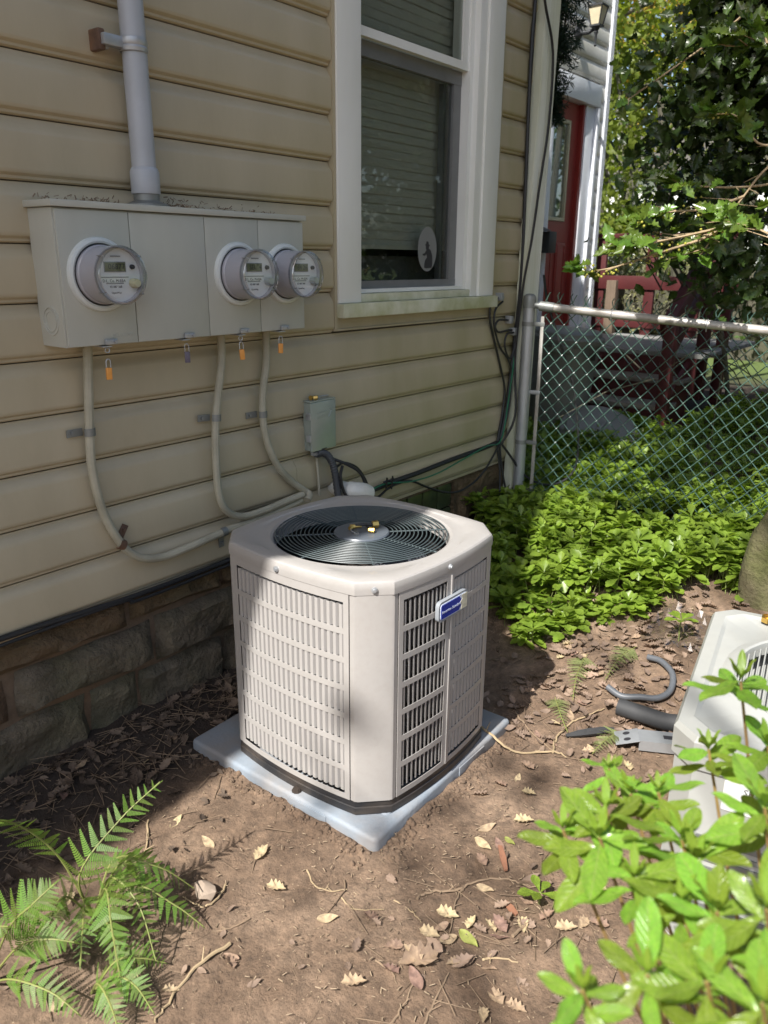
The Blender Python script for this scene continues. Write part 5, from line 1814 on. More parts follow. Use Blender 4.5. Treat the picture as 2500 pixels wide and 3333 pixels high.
sprig(1.464, -1.445, .035, 'green sprig of leaves on the bare soil near the azalea', 5, .055)
sprig(2.90, -1.29, .09, 'lone green sprig on the leaf litter left of the old unit', 8, .065)
sprig(2.62, -.80, .07, 'green sprig at the edge of the new unit shadow', 8, .07)

# ------------------------------------------------------------------ holly
hl = thing('holly_tree', 'spiny holly reaching over the fence with sunlit lower branches and green berries', 'holly', (4.75, -1.9, .2))
MB().tube(bez([(4.75, -1.9, .1), (4.7, -1.85, 1.2), (4.6, -1.75, 2.4), (4.5, -1.6, 3.6), (4.4, -1.4, 4.6)], 5), [.085 - .0028 * k for k in range(21)], 12).build('trunk', 'bark', hl)
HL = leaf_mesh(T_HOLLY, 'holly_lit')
branches = [[(4.55, -1.75, 2.3), (3.93, -1.24, 1.993), (3.813, -1.135, 1.912), (3.72, -1.078, 1.794), (3.572, -1.043, 1.664), (3.442, -1.018, 1.557)],
            [(4.6, -1.75, 2.1), (4.024, -1.235, 1.905), (3.854, -1.135, 1.849), (3.681, -1.01, 1.83), (3.579, -.875, 1.841), (3.545, -.82, 1.865)],
            [(3.72, -1.078, 1.794), (3.556, -.984, 1.74), (3.458, -.866, 1.726), (3.37, -.774, 1.689)],
            [(3.572, -1.043, 1.664), (3.413, -.944, 1.628), (3.329, -.851, 1.603), (3.279, -.795, 1.591)],
            [(3.572, -1.043, 1.664), (3.457, -1.006, 1.617), (3.369, -.842, 1.556), (3.312, -.711, 1.506), (3.235, -.623, 1.486)],
            [(4.5, -1.7, 2.4), (3.813, -1.232, 2.05), (3.704, -1.126, 1.989), (3.668, -1.026, 2.096), (3.617, -.954, 2.107)],
            [(4.5, -1.85, 1.7), (3.478, -1.397, 1.569), (3.407, -1.273, 1.635), (3.42, -1.186, 1.671), (3.447, -1.116, 1.707)],
            [(4.4, -1.6, 2.9), (3.649, -1.224, 2.32), (3.572, -1.104, 2.364), (3.609, -1.029, 2.434)],
            [(4.4, -1.6, 3.0), (3.668, -1.208, 2.399), (3.608, -1.076, 2.343), (3.589, -.966, 2.344)],
            [(4.4, -1.4, 3.2), (4.1, -.9, 2.6), (3.95, -.6, 2.35), (3.80, -.45, 2.21)]]
n_leaf = 0
berries = MB()
for bi, br in enumerate(branches):
    P = bez(br, 8)
    MB().tube(P, [.0055 * (1 - .75 * k / len(P)) + .0012 for k in range(len(P))], 6).build('branch', 'twig_pale', hl)
    lo_ = 8 if len(br) > 4 and bi not in (4,) else 2
    n_br = 0
    for k in reversed(range(lo_, len(P), 2)):
        tdir = (P[min(k + 1, len(P) - 1)] - P[k - 1]).normalized()
        twigs = 1 if (k // 2) % 2 or bi in (2, 3, 4) else 0
        spots = [(P[k], tdir)]
        if twigs:
            sd = (tdir.cross(Vector((0, 0, 1))).normalized() * rnd.choice((-1, 1)) + tdir * .6 + Vector((0, 0, rnd.uniform(-.2, .35)))).normalized()
            e = P[k] + sd * rnd.uniform(.06, .16)
            MB().tube([P[k], e], [.0024, .0014], 5).build('twig', 'twig_pale', hl)
            spots += [(e, sd), (P[k].lerp(e, .55), sd)]
        for sp_, sd in spots:
            for q in range(2 if sp_ is P[k] else 3):
                if n_leaf >= 300 or n_br >= (9 if bi == 4 else 36):
                    break
                n_br += 1
                t = (sd * .7 + Vector((rnd.uniform(-1, 1), rnd.uniform(-1, 1), rnd.uniform(-.35, .35)))).normalized()
                inst(HL, 'leaf', hl, leaf_matrix(sp_, t, (rnd.uniform(-1.3, -.2), rnd.uniform(-.7, .4), rnd.uniform(.3, 1)), rnd.uniform(.070, .100)))
                n_leaf += 1
            if rnd.random() < .30 and 2 <= bi <= 5:
                for q in range(3):
                    c = sp_ + Vector((rnd.uniform(-.02, .02), rnd.uniform(-.02, .02), rnd.uniform(-.025, .01)))
                    berries.lathe([(0, -.0055), (.0045, -.003), (.0055, 0), (.0045, .003), (0, .0055)], 8, Matrix.Translation(c), False)
berries.build('berries', mat('berry', (.38, .36, .06), .4), hl)['kind'] = 'stuff'
# shaded upper crown: leaf clumps strung along hidden boughs
cl = []
boughs = MB()
for k in range(165):
    s = np.array([4.45 + rnd.uniform(-.1, .2), -1.5 + rnd.uniform(-.2, .2), 2.2 + rnd.random() * 2.2])
    e = np.array([rnd.uniform(3.95, 4.7), rnd.uniform(-1.45, -.42), rnd.uniform(2.0, 3.6)])
    if k < 16:
        boughs.tube([tuple(s), tuple((s + e) / 2 + np.array([0, 0, .08])), tuple(e)], [.012, .007, .003], 5)
    n = 90
    t_ = rng.uniform(.25, 1.0, n)[:, None]
    p = s + (e - s) * t_ + rng.normal(0, .10, (n, 3)) * np.array([1, 1, .8])
    cl.append(place(T_HOLLY, p, rand_dirs(n) + (e - s)[None, :] * .3, rand_dirs(n) * .8 + np.array([[-.8, -.3, .7]]), rng.uniform(.065, .10, n)))
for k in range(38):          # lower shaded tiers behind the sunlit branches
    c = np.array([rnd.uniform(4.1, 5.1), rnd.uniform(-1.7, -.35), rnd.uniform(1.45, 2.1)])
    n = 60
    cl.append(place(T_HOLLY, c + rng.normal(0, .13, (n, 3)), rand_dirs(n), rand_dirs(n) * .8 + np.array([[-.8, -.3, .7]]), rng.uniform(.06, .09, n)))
boughs.build('bough', 'bark', hl)
cloud_obj('crown', cl, 'holly_shaded', hl, kind='stuff')
dd = MB()
for k in range(46):          # bare grey twigs under the crown
    s = Vector((rnd.uniform(4.3, 5.4), rnd.uniform(-1.8, -.4), rnd.uniform(.9, 2.0)))
    d_ = Vector((rnd.uniform(-.5, .5), rnd.uniform(-.6, .6), rnd.uniform(-.5, .2)))
    dd.tube([s, s + d_ * .5 + Vector((0, 0, .04)), s + d_], [.005, .004, .0015], 5)
dd.build('dead_twigs', 'bark', hl)['kind'] = 'stuff'


def tree(name, lab, base, hts, r0, crowns, leaf_mat, size, group=None, T=T_SIMPLE, cat='tree', up=.5, limbs=6, bark='bark', clumps=26, spread=.30):
    """trunk, limbs and a crown of leaf clumps; crowns = [(centre, radii, leaves)]."""
    b = Vector(base)
    t = thing(name, lab, cat, base, group)
    top = b + Vector(hts)
    tp = bez([b - Vector((0, 0, .2)), b.lerp(top, .35) + Vector((rnd.uniform(-.1, .1), rnd.uniform(-.1, .1), 0)), b.lerp(top, .7) + Vector((rnd.uniform(-.2, .2), rnd.uniform(-.2, .2), 0)), top], 4)
    MB().tube(tp, [r0 * (1 - .75 * k / len(tp)) for k in range(len(tp))], 10).build('trunk', bark, t)
    pr = []
    for (c, rad, nl) in crowns:
        c = np.array(c)
        rad = np.array(rad)
        for k in range(limbs):
            s = tp[len(tp) // 2 + k % max(1, len(tp) // 2)]
            e = Vector(c + rad * rng.uniform(-.75, .75, 3))
            MB().tube([s, s.lerp(e, .5) + Vector((0, 0, .15)), e], [r0 * .3, r0 * .16, r0 * .05], 6).build('limb', bark, t)
        cc = unit(rng.normal(size=(clumps, 3))) * (rng.uniform(0, 1, (clumps, 1)) ** .45)
        per = nl // clumps
        for q in range(clumps):
            ctr = c + cc[q] * rad
            n = int(per * rng.uniform(.6, 1.4))
            p = ctr + rng.normal(0, 1, (n, 3)) * rad * spread * np.array([.62, .62, .45])
            pr.append(place(T, p, rand_dirs(n), rand_dirs(n, up), size * rng.uniform(.7, 1.25, n)))
    cr = cloud_obj('crown', pr, leaf_mat, t, kind='stuff')
    return t


# trees out of frame overhead: they dapple the yard and shade the holly and the deck
tree('overhanging_tree', 'tall leafy tree overhead shading the holly and deck', (1.0, -6.5, 0), (.8, 1.6, 7.2), .22,
     [((1.75, -1.5, 6.9), (1.6, 1.9, .8), 5600), ((3.6, -3.4, 7.4), (2.0, 1.8, .8), 900)], 'canopy', .15, clumps=60, limbs=5)
tree('shade_tree', 'thin leafy tree behind the viewer dappling the soil', (-4.5, -5.0, 0), (.4, 1.6, 7.0), .16,
     [((-4.6, -1.6, 7.2), (1.5, 1.0, .5), 56), ((-2.0, -1.0, 7.1), (1.1, .9, .5), 120), ((-.75, -.9, 7.1), (.7, 1.2, .4), 620)], 'canopy', .15, clumps=14, spread=.22, limbs=4)
# reflected in the window
tree('yard_tree', 'broad green tree across the yard mirrored in the window', (8.0, -11.0, 0), (0, 0, 6.5), .25, [((8.0, -11.0, 5.0), (3.6, 2.6, 3.0), 9000)], 'canopy', .5, clumps=40, limbs=4)
tree('yard_tree', 'second green tree across the yard mirrored in the window', (3.0, -12.5, 0), (0, 0, 6.5), .25, [((3.0, -12.5, 4.8), (3.4, 2.4, 3.2), 8500)], 'canopy', .5, clumps=40, limbs=4)

# background trees seen past the house corner
MT = dict(group='maples beyond the deck')
tree('maple_tree', 'yellow-green maple standing just past the house corner', (12.5, 3.4, .2), (.3, .2, 5.2), .13, [((12.6, 3.3, 4.2), (1.7, 1.5, 2.2), 5200), ((12.4, 3.0, 1.9), (1.4, 1.3, .9), 2200)], 'maple', .13, clumps=46, **MT)
tree('maple_tree', 'golden maple with the highest crown behind the lantern wall', (17.0, 4.9, .2), (.3, .2, 8.0), .2, [((17.0, 4.9, 7.0), (2.8, 2.4, 3.0), 6500)], 'maple_gold', .19, clumps=50, **MT)
tree('background_tree', 'dark green tree behind the holly crown', (10.0, -.6, .2), (.2, .2, 5.5), .2, [((10.0, -.55, 4.3), (1.5, 1.5, 2.0), 5200)], 'tree_dark', .15, clumps=44, group='dark trees behind the fence')
tree('background_tree', 'dark green tree at the right edge behind the railing', (9.5, -2.6, .2), (.2, .3, 5.5), .2, [((9.5, -2.4, 4.0), (2.0, 2.0, 2.4), 6200)], 'tree_dark', .16, clumps=46, group='dark trees behind the fence')
tree('background_tree', 'pale green tree far beyond the lawn', (24.0, 2.5, .2), (.2, .3, 7.5), .3, [((24.0, 2.5, 6.0), (4.0, 4.0, 3.6), 5200)], 'maple', .30, clumps=40, group='far trees')
tree('background_tree', 'far green tree at the right beyond the lawn', (25.0, -6.5, .2), (.2, .3, 7.5), .3, [((25.0, -6.5, 5.5), (4.0, 4.5, 3.8), 5200)], 'tree_dark', .30, clumps=40, group='far trees')
# multi-stemmed trunk beside the stair rail
vt = thing('vine_trunk', 'pale forked trunk leaning behind the stair rail', 'tree trunk', (8.5, .6, .25))
for k, (dx_, dy_) in enumerate(((-.1, .25), (.2, -.05), (.05, -.35))):
    MB().tube(bez([(8.5, .6, .1), (8.5 + dx_ * .3, .6 + dy_ * .3, .9), (8.5 + dx_, .6 + dy_, 1.8), (8.5 + dx_ * 2.2, .6 + dy_ * 2, 3.2)], 5), [.065 - .002 * q for q in range(16)], 9).build('trunk', 'bark', vt)

# rhododendron clump with long dark leaves
rh = thing('rhododendron', 'dark rhododendron with long drooping leaves beside the stair rail', 'shrub', (6.9, -.1, .25))
RL = leaf_mesh((T_OVAL[0] * np.array([1, .62, 1]), T_OVAL[1]), 'rhodo')
MB().tube(bez([(6.9, -.35, .2), (6.8, -.2, 1.0), (6.6, .1, 1.7), (6.4, .3, 2.1)], 5), .02, 7).build('stem', 'bark', rh)
cnt = 0
for k in range(44):
    c = Vector((rnd.uniform(6.1, 6.9), rnd.uniform(-.25, .55), rnd.uniform(1.55, 2.35)))
    MB().tube([c + Vector((.2, -.1, -.25)), c], [.008, .005], 5).build('branch', 'bark', rh)
    for q in range(6):
        a = q * 1.047 + rnd.uniform(-.3, .3)
        inst(RL, 'leaf', rh, leaf_matrix(c, (math.cos(a), math.sin(a), rnd.uniform(-.6, .15)), (0, 0, 1), rnd.uniform(.12, .18)))
for (x, y, z) in ((4.55, -.52, .75), (4.62, -.45, .66), (4.5, -.62, .62)):       # a stray low shoot seen through the mesh
    pass

# hedges and the bright yard beyond
def hedge(name, lab, x0, x1, y0, y1, z0, z1, n, m_, size, group=None):
    t = thing(name, lab, 'hedge', ((x0 + x1) / 2, (y0 + y1) / 2, z0), group)
    p = np.stack([rng.uniform(x0, x1, n), rng.uniform(y0, y1, n), z0 + (z1 - z0) * rng.uniform(0, 1, n) ** .8], 1)
    p += rng.normal(0, .05, p.shape)
    p[:, 2] += .08 * fnoise(p[:, 0] * 4, p[:, 1] * 4, 2)
    cloud_obj('foliage', [place(T_SIMPLE, p, rand_dirs(n), rand_dirs(n, .6), size * rng.uniform(.7, 1.3, n))], m_, t, kind='stuff')
    MB().box(x0 + .15, x1 - .1, y0 + .1, y1 - .1, z0 - .1, z1 - .25).build('inner_branches', 'bark', t)


hedge('variegated_shrub', 'cream variegated shrub seen through the deck railing', 8.6, 9.5, .75, 1.75, .2, 1.62, 4200, 'hedge_pale', .055)
hedge('green_hedge', 'clipped dark green hedge beyond the deck', 11.5, 12.3, -4.0, 4.0, .2, 1.75, 8000, 'hedge', .09)
hedge('underbrush', 'dark brush crowding the fence line at the right', 6.2, 8.2, -3.2, -.75, .25, 1.35, 4200, 'tree_dark', .10)
wh = thing('white_house', 'pale far house glimpsed through the leaves beyond the hedge', 'house', (33, 3, 0))
MB().box(30, 36, -9, 13, 0, 4.6).build('wall', mat('far_white', (.72, .72, .70), .7, var=.04, scale=1), wh)
MB().prism([(-9.5, 4.6), (13.5, 4.6), (2, 9)], 7, frame((29.5, 0, 0), (0, 1, 0), (0, 0, 1))).build('roof', 'roof', wh)
for y in (-6, -2, 2.5, 7, 10):
    MB().box(29.94, 29.99, y, y + 1.1, 1.2, 3.0).build('window', 'sash', wh)
pf = thing('picket_fence', 'white picket fence far beyond the lawn', 'fence', (19, 1, .2))
pk = MB().bbox(-.012, .012, -.045, .045, 0, 1.05, .004).mesh('picket', 'white_trim')
for k in range(60):
    inst(pk, 'picket', pf, Matrix.Translation((19, -4 + k * .15, .25)))
for z in (.5, 1.0):
    MB().box(19.014, 19.05, -4.1, 5.0, z, z + .08).build('rail', 'white_trim', pf)

# evergreen bough hanging in the nook
yw = thing('evergreen_bough', 'dark needled evergreen bough hanging behind the white downspout', 'bough', (4.5, .2, 3.6))
MB().tube(bez([(4.62, .30, 3.9), (4.55, .22, 3.3), (4.50, .20, 2.85), (4.40, .20, 2.35)], 5), [.012 - .0006 * k for k in range(16)], 6).build('stem', 'bark', yw)
pr = []
for k in range(230):
    u = rnd.random() ** .8
    z = 3.75 - 1.42 * u
    c = np.array([4.56 - .17 * u, .24 - .04 * u, z])
    a = rnd.uniform(0, 6.28)
    rr_ = (.20 * (1 - u) + .06)
    e = c + np.array([math.cos(a) * rr_, math.sin(a) * rr_, -.08])
    n = 55
    t_ = rng.uniform(.0, 1.0, n)[:, None]
    p = c + (e - c) * t_
    pr.append(place((T_SIMPLE[0] * np.array([1, .22, 1]), T_SIMPLE[1]), p, rand_dirs(n) + (e - c)[None, :] * 3, rand_dirs(n), rng.uniform(.03, .05, n)))
cloud_obj('needles', pr, 'needle', yw, kind='stuff')

# ------------------------------------------------------------------ fern
def pinna_mesh():
    m = MB()
    nP = 13
    for k in range(nP):
        x0 = .03 + .95 * k / nP
        w = .150 * (1 - (k / nP)) ** .75 + .014
        l = .066
        for s in (1, -1):
            z = -.10 * x0 * x0
            m.add([(x0, 0, z), (x0 + l * .85, 0, z), (x0 + l * 1.15, s * w * .75, z + .012), (x0 + l * .95, s * w, z), (x0 + l * .35, s * w * .8, z + .008)], [(0, 1, 2, 4), (4, 2, 3)])
    return m.mesh('pinna', 'fern', True, 80)


PIN = pinna_mesh()


def fern(name, lab, crown, fronds):
    t = thing(name, lab, 'fern', crown, 'ferns by the foundation')
    for fr in fronds:
        P = bez([crown] + list(fr[0]), 6)
        wid = fr[1]
        fo_ = MB().tube(P, [.0026 * (1 - .7 * k / len(P)) + .0005 for k in range(len(P))], 5).build('frond', 'fern_stem', t)
        n = len(P)
        st_ = int(n * .30)
        for k in range(st_, n - 1):
            u = (k - st_) / (n - st_)
            tg = (P[min(k + 1, n - 1)] - P[k - 1]).normalized()
            upv = Vector(fr[2]) if len(fr) > 2 else Vector((0, 0, 1))
            side = tg.cross(upv).normalized()
            nr = side.cross(tg).normalized()
            L_ = 1.0 * wid * rnd.uniform(.85, 1.08) * (1 - u) ** .75 * (.65 + .35 * min(1, u * 5 + .3))
            for s in (1, -1):
                d_ = (side * s * .86 + tg * .46 - nr * rnd.uniform(-.05, .28) + Vector((rnd.gauss(0, .07), rnd.gauss(0, .07), rnd.gauss(0, .08)))).normalized()
                inst(PIN, 'pinna', fo_, leaf_matrix(P[k], d_, nr + Vector((rnd.gauss(0, .25), rnd.gauss(0, .25), 0)), max(.012, L_)))
        inst(PIN, 'pinna', fo_, leaf_matrix(P[-2], (P[-1] - P[-3]), (0, 0, 1), wid * .32))


CAMV = (-.55, -.65, .75)
fern('fern', 'large bright green fern with arching fronds on the shaded soil', (.75, -.62, .0), [
    ([(.70, -.68, .20), (.80, -.70, .295), (.905, -.715, .345)], .085, CAMV),
    ([(.72, -.56, .16), (.665, -.545, .27), (.60, -.56, .35), (.555, -.60, .365)], .070, (-.3, .3, 1)),
    ([(.80, -.68, .16), (.865, -.745, .14), (.925, -.785, .06)], .080),
    ([(.79, -.74, .14), (.845, -.82, .09), (.88, -.875, .035)], .070),
    ([(.73, -.73, .17), (.69, -.81, .15), (.655, -.885, .07)], .075, CAMV),
    ([(.82, -.60, .10), (.875, -.625, .10), (.925, -.655, .05)], .055),
    ([(.71, -.67, .12), (.66, -.745, .13), (.615, -.80, .09)], .065, CAMV),
    ([(.72, -.72, .10), (.70, -.80, .09), (.70, -.87, .04)], .060),
    ([(.69, -.62, .11), (.63, -.66, .12), (.58, -.70, .08)], .062, CAMV),
    ([(.81, -.64, .09), (.86, -.69, .08), (.90, -.715, .04)], .050),
    ([(.76, -.70, .16), (.765, -.80, .14), (.745, -.88, .05)], .065)])
fern('fern', 'fern cut off by the left edge of the picture', (.50, -.60, .0), [
    ([(.54, -.66, .16), (.58, -.70, .22), (.625, -.715, .25)], .085, CAMV),
    ([(.54, -.70, .14), (.575, -.76, .17), (.61, -.80, .16)], .075, CAMV),
    ([(.51, -.72, .09), (.54, -.82, .10), (.56, -.88, .07)], .065, CAMV),
    ([(.46, -.66, .20), (.47, -.72, .26), (.50, -.77, .27)], .070, CAMV)])
fern('fern', 'small low fern in front of the large one', (.63, -.80, .0), [
    ([(.655, -.86, .07), (.67, -.915, .07), (.675, -.965, .03)], .055, CAMV),
    ([(.68, -.83, .07), (.725, -.86, .06), (.765, -.885, .03)], .050, CAMV),
    ([(.62, -.86, .08), (.61, -.92, .07), (.595, -.97, .03)], .055, CAMV)])

# cut fern fronds lying flat on the soil right of the pad
M['fern_cut'] = leaf_m('fern_cut', (0.20, 0.235, 0.085), 0.2, 0.7, 0.2, 10.0)
PINC = PIN.copy()
PINC.materials.clear()
PINC.materials.append(M['fern_cut'])
for (a, b, w_, lab) in (((2.64, -1.03), (2.36, -1.10), .075, 'withered cut fern frond at the edge of the new unit shadow'), ((2.78, -1.17), (2.52, -1.15), .07, 'withered cut fern frond near the grey pipe'),
                        ((2.33, -1.05), (2.20, -1.16), .06, 'small withered fern frond beyond the pad corner'), ((2.30, -1.33), (2.13, -1.28), .065, 'withered fern frond under the metal bracket')):
    P = bez([(a[0] + (b[0] - a[0]) * t + .01 * math.sin(t * 5), a[1] + (b[1] - a[1]) * t + .012 * math.sin(t * 4), float(gz(a[0] + (b[0] - a[0]) * t, a[1] + (b[1] - a[1]) * t)) + .014 + .012 * math.sin(t * 3)) for t in (0, .33, .66, 1)], 5)
    t_ = thing('cut_frond', lab, 'fern frond', P[0], 'cut fern fronds on the soil')
    MB().tube(P, .0014, 5).build('rachis', 'fern_stem', t_)
    for k in range(2, len(P) - 1):
        tg = (P[k + 1] - P[k - 1]).normalized()
        sd = tg.cross(Vector((0, 0, 1))).normalized()
        u = k / len(P)
        for s in (1, -1):
            inst(PINC, 'pinna', t_, leaf_matrix(P[k], sd * s * .85 + tg * .5 + Vector((0, 0, rnd.uniform(-.1, .2))), (rnd.gauss(0, .2), rnd.gauss(0, .2), 1), w_ * (1.05 - u)))

# ------------------------------------------------------------------ azalea in the foreground
az = thing('azalea', 'bright green azalea shrub close to the viewer at the lower right', 'shrub', (.95, -2.15, .0))


def vein_mat(m):
    """paler midrib and side veins, in the leaf's own coordinates."""
    nt = m.node_tree
    N, L = nt.nodes, nt.links
    b = N['Principled BSDF']
    src = b.inputs['Base Color'].links[0].from_socket
    tc = N.new('ShaderNodeTexCoord')
    sx = N.new('ShaderNodeSeparateXYZ')
    L.new(tc.outputs['Object'], sx.inputs[0])

    def M_(op, a, c=None, d=None):
        n = N.new('ShaderNodeMath')
        n.operation = op
        for i, val in enumerate((a, c, d)):
            if val is None:
                continue
            if isinstance(val, (int, float)):
                n.inputs[i].default_value = val
            else:
                L.new(val, n.inputs[i])
        return n.outputs[0]
    ay = M_('ABSOLUTE', sx.outputs[1])
    mid = M_('LESS_THAN', ay, .007)
    ph = M_('MULTIPLY', M_('MULTIPLY_ADD', ay, -1.3, sx.outputs[0]), 52.0)
    sv = M_('POWER', M_('MULTIPLY_ADD', M_('SINE', ph), .5, .5), 7.0)
    fac = M_('MAXIMUM', M_('MULTIPLY', mid, .75), M_('MULTIPLY', sv, .30))
    x = N.new('ShaderNodeMix')
    x.data_type = 'RGBA'
    L.new(fac, x.inputs[0])
    L.new(src, x.inputs[6])
    x.inputs[7].default_value = (.34, .42, .12, 1)
    L.new(x.outputs[2], b.inputs['Base Color'])
    bp = N.new('ShaderNodeBump')
    bp.inputs['Distance'].default_value = .0012
    bp.invert = True
    L.new(fac, bp.inputs['Height'])
    L.new(bp.outputs[0], b.inputs['Normal'])


vein_mat(M['azalea'])
AL = leaf_mesh(T_OVAL, 'azalea')
AY = leaf_mesh((T_OVAL[0] * np.array([1, .75, 1]), T_OVAL[1]), 'azalea_young')
WH = [(0.979, -1.909, 1.017, 1), (0.915, -1.898, 0.945, 1), (0.806, -1.814, 0.94, .55), (0.717, -1.848, 0.952, .9), (0.681, -1.857, 0.944, 1), (0.713, -1.948, 0.944, 1),
      (0.769, -1.992, 0.995, 1.05), (0.624, -1.99, 0.973, 1.05), (0.535, -2.007, 0.983, .85), (0.475, -1.93, 0.972, .72), (0.523, -1.965, 0.971, .85), (0.79, -1.849, 0.93, .8), (0.615, -2.029, 1.006, 1),
      (0.522, -2.049, 1.003, 1), (0.683, -1.815, 0.93, .8), (0.793, -1.879, 0.945, .8), (0.652, -1.907, 0.941, .9), (0.933, -1.96, 0.967, 1),
      (0.726, -1.928, 0.949, .95), (0.641, -1.955, 0.95, .85), (.60, -2.06, .97, .9), (.84, -2.0, .93, .9)]
for (x, y, z, s) in WH:
    w = Vector((x, y, z))
    root = Vector((.80 + .35 * (x - .7), -2.12 + .3 * (y + 1.95), .35))
    kn_ = w.lerp(root, .35) + Vector((0, 0, -.02))
    MB().tube(bez([root + Vector((rnd.gauss(0, .03), rnd.gauss(0, .03), -.3)), root, kn_, w], 5), [.0042 - .00016 * k for k in range(16)], 6).build('stem', 'azalea_stem', az)
    ax = (w - kn_).normalized() * .5 + Vector((-.1, 0, 1))
    ax.normalize()
    n = 8 if s > .6 else 4
    u0 = rnd.uniform(0, 6.28)
    e1 = ax.orthogonal().normalized()
    e2 = ax.cross(e1)
    for k in range(n):
        a = u0 + k * 2.4
        el_ = R(rnd.uniform(-12, 28))
        d_ = (e1 * math.cos(a) + e2 * math.sin(a)) * math.cos(el_) + ax * math.sin(el_)
        inst(AL, 'leaf', az, leaf_matrix(w - ax * .004 * k, d_, ax + Vector((rnd.gauss(0, .25), rnd.gauss(0, .25), 0)), s * rnd.uniform(.048, .076)))
    for k in range(5):
        a = u0 + k * 1.257
        d_ = (e1 * math.cos(a) + e2 * math.sin(a)) * .45 + ax
        inst(AY, 'leaf', az, leaf_matrix(w + ax * .002, d_, e1 * -math.cos(a) + e2 * -math.sin(a) + ax * .3, s * rnd.uniform(.022, .040)))

# ------------------------------------------------------------------ litter
def onground(x, y):
    return np.stack([x, y, gz(x, y)], 1)


T_DRY = (T_HOLLY[0] * np.array([1, .95, 1]) + np.stack([0 * T_HOLLY[0][:, 0], 0 * T_HOLLY[0][:, 0], .25 * (T_HOLLY[0][:, 0] - .5) ** 2 + .5 * T_HOLLY[0][:, 1] ** 2], 1), T_HOLLY[1])
T_DRYO = (T_OVAL[0] * np.array([1, 1.25, 1]) + np.stack([0 * T_OVAL[0][:, 0], 0 * T_OVAL[0][:, 0], .3 * (T_OVAL[0][:, 0] - .5) ** 2 + .35 * T_OVAL[0][:, 1] ** 2], 1), T_OVAL[1])


def blocked(x, y):
    b = (x > 1.33) & (x < 2.10) & (y > -1.02) & (y < -.24)
    return b


def scatter(n, fn, T, s0, s1, tilt=.35):
    x, y = fn(n)
    k = ~blocked(x, y) & (y < -.03)
    x, y = x[k], y[k]
    p = onground(x, y)
    p[:, 2] += rng.uniform(.002, .012, len(x))
    a = rng.uniform(0, 6.28, len(x))
    t = np.stack([np.cos(a), np.sin(a), rng.normal(0, tilt * .5, len(x))], 1)
    nr = np.stack([rng.normal(0, tilt, len(x)), rng.normal(0, tilt, len(x)), np.ones(len(x))], 1)
    return place(T, p, t, nr, rng.uniform(s0, s1, len(x)))


def reg(x0, x1, y0, y1):
    return lambda n: (rng.uniform(x0, x1, n), rng.uniform(y0, y1, n))


def gau(cx, cy, sx, sy):
    return lambda n: (rng.normal(cx, sx, n), rng.normal(cy, sy, n))


lp = [scatter(260, reg(2.05, 3.3, -1.75, -.85), T_DRY, .03, .065), scatter(160, gau(2.7, -1.15, .35, .22), T_DRY, .03, .065), scatter(160, gau(2.6, -1.2, .35, .25), T_DRYO, .025, .055),
      scatter(80, gau(1.45, -1.6, .35, .16), T_DRY, .025, .055), scatter(22, reg(.6, 1.4, -1.6, -1.0), T_DRY, .02, .045), scatter(25, reg(.3, 1.1, -1.1, -.5), T_DRYO, .02, .045)]
lt = cloud_obj('leaf_litter', lp, 'dry_litter', None, (2.0, -1.2, 0), kind='stuff')
tag(lt, 'brown fallen leaves scattered over the soil', 'leaf litter')
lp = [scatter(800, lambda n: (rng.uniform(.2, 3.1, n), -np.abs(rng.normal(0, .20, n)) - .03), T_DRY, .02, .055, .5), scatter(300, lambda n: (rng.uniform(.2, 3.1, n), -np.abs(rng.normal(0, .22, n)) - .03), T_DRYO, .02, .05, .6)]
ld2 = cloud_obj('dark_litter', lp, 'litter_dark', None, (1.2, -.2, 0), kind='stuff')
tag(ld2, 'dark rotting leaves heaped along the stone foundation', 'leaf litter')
needle = (np.array([(0, .5, 0), (0, -.5, 0), (1, .4, 0), (1, -.4, 0), (0, 0, .5), (1, 0, .5)]) * np.array([1, .03, .03]), np.array([(0, 1, 3), (0, 3, 2), (0, 2, 5), (0, 5, 4), (1, 4, 5), (1, 5, 3)]))
tp_ = [scatter(1500, lambda n: (rng.uniform(.2, 3.2, n), -np.abs(rng.normal(0, .24, n)) - .03), needle, .03, .11, .25), scatter(500, reg(.3, 3.2, -1.9, -.4), needle, .012, .05, .15), scatter(160, gau(1.3, -1.55, .4, .2), needle, .04, .10, .2),
       scatter(260, gau(2.6, -1.2, .4, .3), needle, .03, .09, .2)]
tl = cloud_obj('twig_litter', tp_, 'twig', None, (1.5, -.6, 0), kind='stuff')
tag(tl, 'fine brown twigs and needles strewn on the soil', 'twigs')
ch = (np.array([(0, .5, 0), (0, -.5, 0), (1, .4, 0), (1, -.4, 0), (.1, 0, .4), (.9, 0, .4)]) * np.array([1, .28, .28]), needle[1])
cs = cloud_obj('wood_chips', [scatter(1500, reg(.3, 2.9, -1.9, -.4), ch, .004, .012, .3), scatter(500, gau(1.3, -1.2, .3, .25), ch, .004, .014, .3)], 'chips', None, (1.4, -1.1, 0), kind='stuff')
tag(cs, 'tiny pale chips and grit flecking the soil', 'chips')
